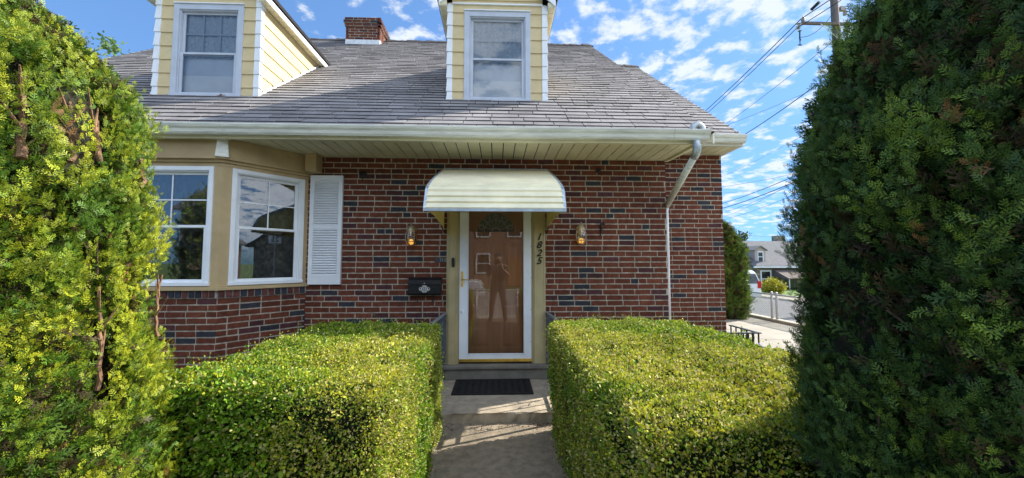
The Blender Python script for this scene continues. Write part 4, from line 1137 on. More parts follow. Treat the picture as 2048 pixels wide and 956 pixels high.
def hedge(name, x0, x1, y0, y1, zt, label, n_leaf, seed, front_gap=0.0, fx=None):
    t = thing(name, label, 'hedge', ((x0 + x1) / 2, (y0 + y1) / 2, 0))
    r = np.random.default_rng(seed)
    ax, ay, az = x1 - x0, y1 - y0, zt
    # area sampling on 5 faces of the box
    areas = np.array([ax * ay * 1.25, ay * az, ay * az, ax * az, ax * az]); areas = areas / areas.sum()
    face = r.choice(5, n_leaf, p=areas); u, v = r.random(n_leaf), r.random(n_leaf)
    P = np.zeros((n_leaf, 3)); Nn = np.zeros((n_leaf, 3))
    for k in range(5):
        i = face == k
        if k == 0: P[i] = np.c_[x0 + ax * u[i], y0 + ay * v[i], np.full(i.sum(), zt)]; Nn[i] = (0, 0, 1)
        if k == 1: P[i] = np.c_[np.full(i.sum(), x0), y0 + ay * u[i], az * v[i]]; Nn[i] = (-1, 0, 0)
        if k == 2: P[i] = np.c_[np.full(i.sum(), x1), y0 + ay * u[i], az * v[i]]; Nn[i] = (1, 0, 0)
        if k == 3: P[i] = np.c_[x0 + ax * u[i], np.full(i.sum(), y0), az * v[i]]; Nn[i] = (0, -1, 0)
        if k == 4: P[i] = np.c_[x0 + ax * u[i], np.full(i.sum(), y1), az * v[i]]; Nn[i] = (0, 1, 0)
    # round the upper edges, bulge, unevenness
    c = np.array([(x0 + x1) / 2, (y0 + y1) / 2, 0]); 
    rr = 0.11
    inner_lo = np.array([x0 + rr, y0 + rr, -9]); inner_hi = np.array([x1 - rr, y1 - rr, zt - rr])
    Q = np.clip(P, inner_lo, inner_hi); D = P - Q; dl = np.linalg.norm(D, axis=1, keepdims=True)
    Nr = np.where(dl > 1e-6, D / (dl + 1e-9), Nn)
    P = Q + Nr * rr
    bump = 0.026 * vnoise(P, 5.5, seed) + 0.017 * vnoise(P, 14, seed + 1) + 0.016 * vnoise(P, 34, seed + 5)
    depth = r.random(n_leaf) ** 1.6 * 0.075
    sprout = (r.random(n_leaf) < 0.03) * r.random(n_leaf) * 0.06
    lower = np.clip(1 - P[:, 2] / (0.55 * zt), 0, 1) * (face != 0)
    depth = np.where(vnoise(P, 26, seed + 30) > .25, depth + .03 * r.random(n_leaf), depth)
    P = P + Nr * (bump - depth + sprout - 0.05 * lower * (0.5 + 0.5 * vnoise(P, 9, seed + 8)))[:, None]
    # thin patches near the bottom and in holes
    hole = (vnoise(P, 6.5, seed + 3) > 0.62) | ((lower > 0.2) & (vnoise(P, 10, seed + 4) > 0.15))
    keep = ~(hole & (r.random(n_leaf) < np.where(face == 0, 0.22, 0.42)))
    P, Nr, depth, face, lower = P[keep], Nr[keep], depth[keep], face[keep], lower[keep]
    n = len(P)
    # leaf geometry: 6 verts, 2 folded quads
    d = norm(Nr * 0.55 + r.normal(size=(n, 3)) * 0.75 + np.array([0, 0, .25]))
    s, z = frames(d)
    near = 1.0
    clus = vnoise(P, 3.2, seed + 6); bigl = np.clip(vnoise(P, 7, seed + 12), 0, 1)
    ln = (0.007 + 0.008 * r.random(n) + .011 * bigl * r.random(n) + .008 * (r.random(n) < .06))[:, None]; w = ln * (0.28 + .10 * r.random(n)[:, None]); fold = 0.35 * w
    base = P
    v0 = base; v5 = base + d * ln
    v1 = base + d * ln * .30 + s * w + z * fold; v2 = base + d * ln * .74 + s * w * .82 + z * fold
    v3 = base + d * ln * .30 - s * w + z * fold; v4 = base + d * ln * .74 - s * w * .82 + z * fold
    V = np.stack([v0, v1, v2, v5, v4, v3], 1).reshape(-1, 3)
    b = (np.arange(n) * 6)[:, None]
    F = np.concatenate([b + np.array([0, 1, 2, 3]), b + np.array([0, 3, 4, 5])], 1).reshape(-1, 4)
    # colours
    k = r.random(n); c1 = np.zeros((n, 3))
    top = (face == 0)
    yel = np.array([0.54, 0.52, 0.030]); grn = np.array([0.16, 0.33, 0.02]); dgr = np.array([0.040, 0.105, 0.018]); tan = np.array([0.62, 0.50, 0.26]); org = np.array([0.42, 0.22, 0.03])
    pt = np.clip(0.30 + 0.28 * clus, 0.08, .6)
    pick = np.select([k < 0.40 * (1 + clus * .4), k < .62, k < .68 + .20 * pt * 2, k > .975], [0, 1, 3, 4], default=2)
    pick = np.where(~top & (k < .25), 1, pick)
    pick = np.where((depth > .035) & (r.random(n) < .85), 2, pick)  # deeper leaves picked dark green, painting the shaded gaps into the hedge
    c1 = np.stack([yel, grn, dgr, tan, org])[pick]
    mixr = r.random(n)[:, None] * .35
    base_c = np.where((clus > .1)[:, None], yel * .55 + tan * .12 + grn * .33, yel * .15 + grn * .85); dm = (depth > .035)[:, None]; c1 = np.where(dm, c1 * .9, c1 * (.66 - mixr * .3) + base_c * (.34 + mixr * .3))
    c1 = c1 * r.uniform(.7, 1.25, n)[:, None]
    colf = np.repeat(c1, 2, axis=0)
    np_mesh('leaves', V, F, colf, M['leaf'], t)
    # solid inner core coloured dark for the shade inside, and twigs
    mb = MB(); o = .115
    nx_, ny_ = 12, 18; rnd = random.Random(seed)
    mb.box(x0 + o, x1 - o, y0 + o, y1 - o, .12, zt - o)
    mb.build('hedge_shade_core', M['core'], t)
    mb = MB()
    for i in range(240):
        fx_ = rnd.random(); side = rnd.choice((0, 0, 1, 2))
        if side == 0: p = Vector((x0 + ax * rnd.random(), y0 + .10, rnd.uniform(0, .25))); nrm = Vector((0, -1, 0))
        elif side == 1: p = Vector((x0 + .09, y0 + ay * rnd.random(), rnd.uniform(0, .3))); nrm = Vector((-1, 0, 0))
        else: p = Vector((x1 - .09, y0 + ay * rnd.random(), rnd.uniform(0, .3))); nrm = Vector((1, 0, 0))
        pts = [p]; d_ = Vector((rnd.uniform(-.4, .4), rnd.uniform(-.4, .4), 1)).normalized()
        for k_ in range(5):
            d_ = (d_ + Vector((rnd.uniform(-.35, .35), rnd.uniform(-.35, .35), rnd.uniform(-.1, .3))) + nrm * .10).normalized(); pts.append(pts[-1] + d_ * rnd.uniform(.05, .12))
        pts = [Vector((max(x0 + .03, min(x1 - .03, q.x)), max(y0 + .02, min(y1 - .03, q.y)), q.z)) for q in pts if q.z < zt - .04]
        if len(pts) > 2: mb.tube(pts, [rnd.uniform(.003, .006) * (1 - .13 * j) for j in range(len(pts))], 4, cap=False)
    mb.build('twigs', M['twig'], t)['kind'] = 'stuff'
hedge('boxwood_hedge', -1.64, -.475, 1.72, 3.56, 1.0, 'clipped yellow green hedge left of the walkway in front of the bay window', 300000, 11)
hedge('boxwood_hedge', .475, 1.78, 1.30, 3.70, 1.0, 'clipped yellow green hedge right of the walkway beside the dark arborvitae', 350000, 23)

# ---- cedar (arborvitae) frond template, flat in XY, pointing +Y, length 1
def frond_template(seed, nb=6):
    r = random.Random(seed); V = []; F = []; tipf = []
    def strip(p, q, w0, w1, tip):
        d = (Vector(q) - Vector(p)); L_ = d.length; d.normalize(); s = Vector((-d.y, d.x, 0)); o = len(V)
        for a, w in ((Vector(p), w0), (Vector(q), w1)): V.append(a + s * w); V.append(a - s * w)
        F.append((o, o + 1, o + 3, o + 2)); tipf.append(tip)
    strip((0, 0, 0), (0, .5, .02), .024, .026, 0); strip((0, .5, .02), (.0, 1.0, -.02), .034, .018, 1)
    for i in range(nb):
        y = .12 + .78 * i / nb; sd = 1 if i % 2 else -1; L_ = .46 * (1 - .55 * y) * r.uniform(.8, 1.15)
        a = R(r.uniform(32, 46)); p = Vector((0, y, .01)); q = p + Vector((sd * sin(a), cos(a), r.uniform(-.12, .06))) * L_
        mid = p.lerp(q, .45)
        strip(p, mid, .024, .034, .3); strip(mid, q, .036, .018, 1)
        for j in range(2):
            tt = .30 + .36 * j; b = p.lerp(q, tt); a2 = a + R(r.choice((-1, 1)) * r.uniform(28, 40)); l2 = L_ * .38 * r.uniform(.7, 1.2)
            strip(b, b + Vector((sd * sin(a2), cos(a2), r.uniform(-.08, .05))) * l2, .032, .017, 1)
    return np.array([tuple(v) for v in V]), np.array(F), np.array(tipf)
TPL = [frond_template(s) for s in (1, 2, 3)]
def fronds(P, D, size, col_base, col_tip, seed, tilt=None, nrm_out=None):
    """instances of the frond template as one mesh: positions P, directions D, sizes, colours"""
    r = np.random.default_rng(seed); Vs = []; Fs = []; Cs = []; off = 0
    which = r.integers(0, len(TPL), len(P))
    for w, (tv, tf, tt) in enumerate(TPL):
        i = np.where(which == w)[0]; n = len(i)
        if n == 0: continue
        d = D[i]; o = nrm_out[i] if nrm_out is not None else r.normal(size=(n, 3))
        z = norm(o + r.normal(size=(n, 3)) * .9); s = norm(np.cross(d, z)); z = np.cross(s, d)
        sz = size[i][:, None]
        V = P[i][:, None, :] + sz[:, :, None] * (tv[None, :, 0:1] * s[:, None, :] + tv[None, :, 1:2] * d[:, None, :] + tv[None, :, 2:3] * z[:, None, :])
        k = tt[None, :, None]; C = col_base[i][:, None, :] * (1 - k) + col_tip[i][:, None, :] * k
        Vs.append(V.reshape(-1, 3)); Fs.append((tf[None] + (np.arange(n) * len(tv))[:, None, None] + off).reshape(-1, 4)); Cs.append(C.reshape(-1, 3)); off += n * len(tv)
    return np.concatenate(Vs), np.concatenate(Fs), np.concatenate(Cs)
def arborvitae(label, cx, cy, prof, ztop, n, seed, size=(.06, .11), palette='sun', view=None, zmin=0.0, stub=None, group=None, squash=(1, 1), name='arborvitae', lean=(0, 0), clear=(), per=5):
    """prof(z)->radius of the clipped column"""
    t = thing(name, label, 'arborvitae', (cx, cy, 0), group)
    r = np.random.default_rng(seed)
    m = int(n * 2.2); z = zmin + (ztop - zmin) * r.random(m); th = r.random(m) * 2 * pi
    rad = np.array([prof(q) for q in z])
    keep = r.random(m) < rad / rad.max()
    z, th, rad = z[keep][:n], th[keep][:n], rad[keep][:n]
    Nn = np.c_[np.cos(th), np.sin(th), np.zeros(len(th))]
    # slope of profile
    dz = .02; slope = np.array([(prof(q + dz) - prof(q - dz)) / (2 * dz) for q in z]); Nn[:, 2] = -np.clip(slope, -6, 6); Nn = norm(Nn)
    base = np.c_[np.cos(th) * rad * squash[0], np.sin(th) * rad * squash[1], z]
    sc = max(rad.max(), .3)
    lump = 0.06 * vnoise(base, 4.2 / sc, seed) + 0.05 * vnoise(base * np.array([1, 1, .55]), 9 / sc, seed + 1) + 0.05 * vnoise(base * np.array([1, 1, .5]), 20 / sc, seed + 2)
    dep = r.random(len(z)) ** 1.2 * .20 * sc + .03 * sc
    hole = vnoise(base * np.array([1, 1, .75]), 5.5 / sc, seed + 9) > .42
    dep = np.where(hole, dep + .10 * sc * r.random(len(z)), dep)
    keep = ~(hole & (r.random(len(z)) < .30))
    keep &= (np.cos(th - math.atan2(-cy, -cx)) > -.55) | (r.random(len(z)) < .35)
    P = base + Nn * (lump * sc - dep)[:, None]
    P, Nn, dep, hole = P[keep], Nn[keep], dep[keep], hole[keep]; base = base[keep]
    P[:, 0] += cx + lean[0] * P[:, 2]; P[:, 1] += cy + lean[1] * P[:, 2]
    for (a_, b_, rr) in clear:
        a_, b_ = np.array(a_), np.array(b_); ab = b_ - a_; tt = np.clip(((P - a_) @ ab) / (ab @ ab), -.1, 1.08); cl = a_ + tt[:, None] * ab
        vd = norm((cl - np.array([0, 0, 1.55])) * np.array([1, 1, .3])); df = P - cl; al = (df * vd).sum(1); perp = np.linalg.norm(df - al[:, None] * vd, axis=1)
        k_ = ~((perp < .014 + .026 * r.random(len(P))) & (al < .06) & (r.random(len(P)) < .9)) ; P, Nn, dep, hole, base = P[k_], Nn[k_], dep[k_], hole[k_], base[k_]
    n_ = len(P)
    D = norm(Nn * .30 + np.array([0, 0, .85]) + r.normal(size=(n_, 3)) * .38)
    clus = vnoise(base, 6 / sc, seed + 20)
    if palette == 'sun':  # palettes hold sunlit and shaded tones of the same foliage in the colour
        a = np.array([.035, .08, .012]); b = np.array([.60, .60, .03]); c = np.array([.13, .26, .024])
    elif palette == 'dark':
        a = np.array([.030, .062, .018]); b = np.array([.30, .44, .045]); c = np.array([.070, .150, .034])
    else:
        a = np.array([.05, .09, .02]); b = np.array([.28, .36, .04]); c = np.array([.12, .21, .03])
    k = np.clip((.50 if palette == 'sun' else .42) + .50 * clus + r.normal(size=n_) * .22 - (dep / sc - .03) * 2.4, 0, 1)[:, None]  # tone drops with depth, shade between the shoots put into the colour
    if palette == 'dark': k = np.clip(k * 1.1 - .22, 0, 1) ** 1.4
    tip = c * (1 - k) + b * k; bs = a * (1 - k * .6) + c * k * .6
    br = (r.random(n_) < np.where(hole, .07, .006))[:, None]
    tip = np.where(br, np.array([.26, .13, .045]), tip); bs = np.where(br, np.array([.15, .08, .03]), bs)
    g = r.uniform(.75, 1.2, n_)[:, None]
    # every anchor is a shoot: its sprays climb along the shoot axis
    K_ = per
    Ls = r.uniform(.9, 1.9, n_) * size[1] * 1.25
    rp = lambda a: np.repeat(a, K_, axis=0)
    tt = np.tile((np.arange(K_) + .5) / K_, n_) + r.normal(size=n_ * K_) * .05
    Dk = rp(D); side = norm(np.cross(Dk, rp(norm(Nn + r.normal(size=(n_, 3)) * .35)))); sg = np.where(np.arange(n_ * K_) % 2 == 0, 1.0, -1.0)[:, None]
    P = rp(P) + Dk * (rp(Ls) * (tt - .35))[:, None]; 
    Dn = norm(Dk * 1.0 + side * sg * (.75 * (1.15 - tt))[:, None] + r.normal(size=(n_ * K_, 3)) * .16)
    sz = r.uniform(size[0], size[1], n_ * K_) * (1.1 - .35 * tt)
    Nk = rp(Nn) * 1.6; bs = rp(bs); tip = rp(tip); g = rp(g) * r.uniform(.85, 1.15, (n_ * K_, 1))
    D, Nn = Dn, Nk
    V, F, C_ = fronds(P, D, sz, bs * g, tip * g, seed + 3, nrm_out=Nn)
    # darker, older sprays close to the inner growth
    m2 = int(n * 1.5); z2 = zmin + (ztop - zmin) * r.random(m2); t2 = r.random(m2) * 2 * pi
    r2 = np.array([prof(q) for q in z2]) * .91 - .10 * sc * r.random(m2) - .01
    ok = (r2 > .03) & (np.cos(t2 - math.atan2(-cy, -cx)) > -.4); z2, t2, r2 = z2[ok], t2[ok], r2[ok]
    N2 = np.c_[np.cos(t2), np.sin(t2), np.zeros(len(t2))]; P2 = np.c_[cx + lean[0] * z2 + r2 * np.cos(t2), cy + lean[1] * z2 + r2 * np.sin(t2), z2]
    for (a_, b_, rr) in clear:
        a_, b_ = np.array(a_), np.array(b_); ab = b_ - a_; tq = np.clip(((P2 - a_) @ ab) / (ab @ ab), -.05, 1.05); cl = a_ + tq[:, None] * ab
        k_ = np.linalg.norm((P2 - cl) * np.array([1, 1, .6]), axis=1) > .05; P2, N2, z2 = P2[k_], N2[k_], z2[k_]
    D2 = norm(N2 * .35 + np.array([0, 0, .6]) + r.normal(size=(len(z2), 3)) * .6); w2 = r.random((len(z2), 1)) < .38
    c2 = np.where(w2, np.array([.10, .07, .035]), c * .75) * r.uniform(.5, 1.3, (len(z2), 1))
    V2, F2, C2 = fronds(P2, D2, r.uniform(size[0] * 1.4, size[1] * 2.0, len(z2)), c2 * .6, c2, seed + 9, nrm_out=N2)
    F = np.concatenate([F, F2 + len(V)]); V = np.concatenate([V, V2]); C_ = np.concatenate([C_, C2])
    np_mesh('crown', V, F, C_, M['cedar'], t)
    # dead inner growth: lumpy core coloured dark for inner shade; trunk, dry branches
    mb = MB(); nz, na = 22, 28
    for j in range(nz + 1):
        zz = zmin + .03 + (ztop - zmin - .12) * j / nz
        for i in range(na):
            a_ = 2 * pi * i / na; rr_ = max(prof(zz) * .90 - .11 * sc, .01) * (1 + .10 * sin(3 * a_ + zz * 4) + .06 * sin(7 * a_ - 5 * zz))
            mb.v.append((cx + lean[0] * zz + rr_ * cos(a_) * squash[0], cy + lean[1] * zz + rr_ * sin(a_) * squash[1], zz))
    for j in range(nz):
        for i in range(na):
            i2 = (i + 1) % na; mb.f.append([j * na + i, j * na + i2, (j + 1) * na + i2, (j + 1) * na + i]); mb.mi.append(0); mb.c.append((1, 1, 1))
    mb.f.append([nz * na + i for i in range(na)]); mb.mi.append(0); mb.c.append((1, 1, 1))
    mb.build('inner_shade_core', M['core'], t)
    rnd = random.Random(seed); mb = MB()
    for i in range(int(520 * sc)):
        a_ = rnd.uniform(0, 2 * pi); zz = rnd.uniform(zmin + .1, ztop * .93); q0 = prof(zz) * .72; q1 = prof(min(zz + .3, ztop)) * rnd.uniform(.80, .93)
        p0 = Vector((cx + lean[0] * zz + q0 * cos(a_) * squash[0], cy + lean[1] * zz + q0 * sin(a_) * squash[1], zz)); a2 = a_ + rnd.uniform(-.25, .25)
        p2 = Vector((cx + lean[0] * zz + q1 * cos(a2) * squash[0], cy + lean[1] * zz + q1 * sin(a2) * squash[1], zz + rnd.uniform(.08, .3))); p1 = p0.lerp(p2, .5) + Vector((rnd.uniform(-.03, .03), rnd.uniform(-.03, .03), -.02))
        mb.tube([p0, p1, p2], [.006, .0045, .0025], 5, cap=False)
    mb.build('branches', M['twig'], t)['kind'] = 'stuff'
    mb = MB(); rt = max(.03, .05 * sc); mb.tube([(cx, cy, -.05), (cx + lean[0] * .8, cy + lean[1] * .8, .8), (cx + lean[0] * ztop * .8, cy + lean[1] * ztop * .8, ztop * .85)], [rt, rt * .8, rt * .3], 10)
    mb.build('trunk', M['bark'], t)
    return t
def interp(tab):
    zs = [a for a, b in tab]; rs = [b for a, b in tab]
    return lambda z: float(np.interp(z, zs, rs))

# big sunlit one on the left
STEMS = [((-1.379, 1.156, 1.85), (-1.416, 1.174, 2.105), 0.0104), ((-1.346, 1.257, 1.865), (-1.384, 1.272, 2.067), 0.0083), ((-1.338, 1.331, 1.887), (-1.38, 1.339, 2.06), 0.0083), ((-1.356, 1.511, 1.835), (-1.413, 1.569, 1.963), 0.0072), ((-1.326, 1.368, 1.123), (-1.335, 1.351, 1.468), 0.0072), ((-1.376, 1.634, 1.25), (-1.379, 1.634, 1.498), 0.0063)]

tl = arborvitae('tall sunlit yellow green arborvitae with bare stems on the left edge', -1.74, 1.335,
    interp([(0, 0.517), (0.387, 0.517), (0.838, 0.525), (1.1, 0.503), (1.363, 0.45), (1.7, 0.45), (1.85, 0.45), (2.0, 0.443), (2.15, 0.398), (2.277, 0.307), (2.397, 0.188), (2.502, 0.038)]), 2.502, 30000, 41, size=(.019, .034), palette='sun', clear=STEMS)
def bare_stems():
    rnd = random.Random(9); 
    spec = STEMS
    for a, b, r in spec:
        m = MB(); pts = []; a, b = Vector(a), Vector(b)
        for k in range(10):
            t = k / 9; pts.append(a.lerp(b, t) + Vector((rnd.uniform(-.006, .006), rnd.uniform(-.006, .006), 0)))
        m.tube(pts, [r * (1.1 - .5 * k / 9) * rnd.uniform(.8, 1.2) for k in range(10)], 8)
        for k in (3, 5, 7):
            d = Vector((rnd.uniform(-.5, .9), rnd.uniform(-.8, .2), .9)).normalized(); m.tube([pts[k], pts[k] + d * .05, pts[k] + d * rnd.uniform(.07, .13)], [r * .6, r * .45, r * .2], 6)
        m.build('bare_stem', M['bark'], tl)
bare_stems()
# big shaded one on the right
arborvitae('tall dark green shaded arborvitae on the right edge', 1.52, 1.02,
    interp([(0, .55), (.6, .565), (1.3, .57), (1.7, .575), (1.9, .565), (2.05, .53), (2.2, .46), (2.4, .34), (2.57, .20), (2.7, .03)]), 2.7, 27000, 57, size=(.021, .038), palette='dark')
arborvitae('tall arborvitae further along the front hedge line outside the left edge of the photo', -4.75, 1.35, interp([(0, .8), (1.5, .9), (2.5, .8), (3.0, .4), (3.3, .03)]), 3.3, 2500, 58, size=(.08, .13), palette='mid')
# clipped cone beyond the house
arborvitae('clipped dense arborvitae standing behind the house corner by the chain link fence', 6.37, 10.6,
    interp([(0, .54), (.5, .57), (1.4, .57), (1.9, .50), (2.2, .33), (2.45, .15), (2.62, .02)]), 2.60, 2600, 63, size=(.07, .12), palette='mid')

# ------------------------------------------------------------------ planter guard rail and plants by the corner
def guard():
    t = thing('guard_rail', 'low black iron guard rail around the plants at the house corner', 'railing', (3.0, 5.0, .02))
    y0, y1, x0, x1, z1 = 5.0, 5.62, 2.35, 3.44, .62
    m = MB(); m.box(x0, x1 + .03, y0 - .022, y0 + .022, z1 - .008, z1 + .004); m.box(x1 - .022, x1 + .022, y0 + .022, y1, z1 - .008, z1 + .004); m.build('top_rail', M['black'], t)
    m = MB(); m.box(x0, x1, y0 - .01, y0 + .01, .08, .095); m.box(x1 - .01, x1 + .01, y0 + .01, y1, .08, .095); m.build('bottom_rail', M['black'], t)
    x = x0
    while x <= x1 + .001:
        m = MB(); m.box(x - .007, x + .007, y0 - .007, y0 + .007, 0.02, z1 - .008); m.build('bar', M['black'], t); x += .0681
    y = y0 + .12
    while y < y1:
        m = MB(); m.box(x1 - .007, x1 + .007, y - .007, y + .007, 0.02, z1 - .008); m.build('bar', M['black'], t); y += .12
guard()
def leafy_plant(name, label, cx, cy, h, rad, n, cols, ls, seed, flower=None, blade=False, z0=0.02):
    t = thing(name, label, 'plant', (cx, cy, z0)); r = np.random.default_rng(seed); rnd = random.Random(seed)
    m = MB(); ns = max(5, int(n / 30)); tips = []
    for i in range(ns):
        a = rnd.uniform(0, 6.28); q = rnd.random() ** .5 * rad; hh = h * rnd.uniform(.6, 1) * (1 - .35 * q / rad); p = Vector((cx + q * .25 * cos(a), cy + q * .25 * sin(a), z0)); e = Vector((cx + q * cos(a), cy + q * sin(a), z0 + hh))
        m.tube([p, p.lerp(e, .5) + Vector((0, 0, hh * .1)), e], [.004, .003, .0015], 4, cap=False); tips.append((p, e))
    m.build('stem', M['twig'] if not blade else M['leafstem'], t)
    P = []; 
    for i in range(n):
        p, e = rnd.choice(tips); P.append(tuple(p.lerp(e, rnd.uniform(.35, 1.02)) + Vector((rnd.gauss(0, .02), rnd.gauss(0, .02), rnd.gauss(0, .015)))))
    P = np.array(P); d = norm(r.normal(size=(n, 3)) * .6 + np.array([0, 0, .55 if not blade else 1.5])); s, z = frames(d)
    ln = (ls * r.uniform(.6, 1.2, n))[:, None]; w = ln * (.32 if not blade else .07)
    V = np.stack([P, P + d * ln * .35 + s * w, P + d * ln * .75 + s * w * .7, P + d * ln, P + d * ln * .75 - s * w * .7, P + d * ln * .35 - s * w], 1).reshape(-1, 3); b = (np.arange(n) * 6)[:, None]
    F = np.concatenate([b + np.array([0, 1, 2, 3]), b + np.array([0, 3, 4, 5])], 1).reshape(-1, 4)
    C_ = np.array(cols)[r.integers(0, len(cols), n)] * r.uniform(.7, 1.25, n)[:, None]
    np_mesh('leaves', V, F, np.repeat(C_, 2, axis=0), M['leaf'], t)
    if flower:
        m = MB()
        for (fx, fy, fz) in flower[1]:
            for k in range(6):
                a = k * pi / 3 + .3; d = Vector((cos(a), sin(a), .5 if k % 2 else -.4)).normalized(); s_ = Vector((-sin(a), cos(a), 0)); c = Vector((fx, fy, fz)); l = .042
                m.add([c, c + d * l * .5 + s_ * .016, c + d * l, c + d * l * .5 - s_ * .016], [(0, 1, 2, 3)])
        m.build('flower', flower[0], t, recalc=False)
    return t
M['leafstem'] = mat('green_stem', (0.10, 0.2, 0.04), .6)
M['purple'] = mat('purple_petal', (0.14, 0.07, 0.50), .6)
leafy_plant('leafy_shrub', 'bright green leafy shrub inside the black guard rail', 3.05, 5.32, .66, .30, 1100, [(.16, .30, .04), (.25, .38, .06), (.1, .2, .03)], .045, 3)
leafy_plant('red_leaf_shrub', 'reddish brown leaved shrub against the house corner bricks', 2.80, 5.48, .70, .17, 520, [(.22, .07, .06), (.30, .14, .10), (.16, .10, .05)], .04, 5)
leafy_plant('young_shrub', 'pale green shoots growing beside the house corner', 3.52, 5.50, .70, .20, 420, [(.28, .40, .08), (.2, .34, .06)], .04, 8)
leafy_plant('iris_plant', 'purple flowering plant at the end of the black guard rail', 3.42, 4.72, .48, .16, 260, [(.16, .28, .05), (.22, .32, .08)], .13, 6, flower=(M['purple'], [(3.33, 4.82, .50), (3.36, 4.78, .47), (3.50, 4.70, .42), (3.53, 4.74, .45), (3.47, 4.66, .40)]), blade=True)
leafy_plant('grassy_weed', 'wispy pale weed at the driveway edge beyond the hedge', 3.62, 4.35, .34, .14, 260, [(.35, .38, .14), (.25, .32, .08)], .09, 9, blade=True)

# ------------------------------------------------------------------ chain link fences
def chainlink(name, label, A, B, h, zfun, posts, ball=()):
    A, B = Vector(A), Vector(B); L = (B - A).length; u = (B - A).normalized()
    t = thing(name, label, 'fence', (A.x, A.y, zfun(A.x, A.y)))
    zb = zfun(A.x, A.y)
    def q(s, z): p = A + u * s; return (p.x, p.y, zb + z)
    for s in posts:
        m = MB(); m.tube([q(s, -.05), q(s, h + .03)], .03, 10); m.lathe([(.033, 0), (.035, .015), (.025, .035), (.0, .045)], q(s, h + .03), 10); m.build('post', M['fencegalv'], t, smooth=True)
    m = MB(); m.tube([q(0, h), q(L, h)], .02, 8); m.build('top_rail', M['fencegalv'], t, smooth=True)
    m = MB(); p_ = .058; n = int((L + h) / p_) + 1; w = .005
    nrm = Vector((-u.y, u.x))
    for i in range(n):
        for sgn in (1, -1):
            s0 = i * p_ - h if sgn > 0 else i * p_; s1 = s0 + h * sgn; z0, z1 = .03, h
            a, b = (s0, z0), (s1, z1)
            def clip(a, b):
                (x0, y0), (x1, y1) = a, b
                if max(x0, x1) <= 0 or min(x0, x1) >= L: return None
                def at(x): return y0 + (y1 - y0) * (x - x0) / (x1 - x0)
                if x0 < 0: a = (0, at(0))
                if x0 > L: a = (L, at(L))
                if x1 < 0: b = (0, at(0))
                if x1 > L: b = (L, at(L))
                return a, b
            c = clip(a, b)
            if c: m.tube([q(*c[0]), q(*c[1])], w, 3, cap=False)
    m.build('chain_link_mesh', M['fencegalv'], t)
    return t
chainlink('chain_link_fence', 'silver chain link fence with round posts on the low kerb beyond the driveway', (7.2, 7.6), (7.2, 11.3), .62, lambda x, y: .085, [.05, 2.12, 2.30, 3.62])
chainlink('chain_link_fence', 'chain link fence along the front pavement behind the camera', (-2.6, -1.55), (2.6, -1.55), 1.0, lambda x, y: -.28, [.05, 2.0, 3.2, 5.1])

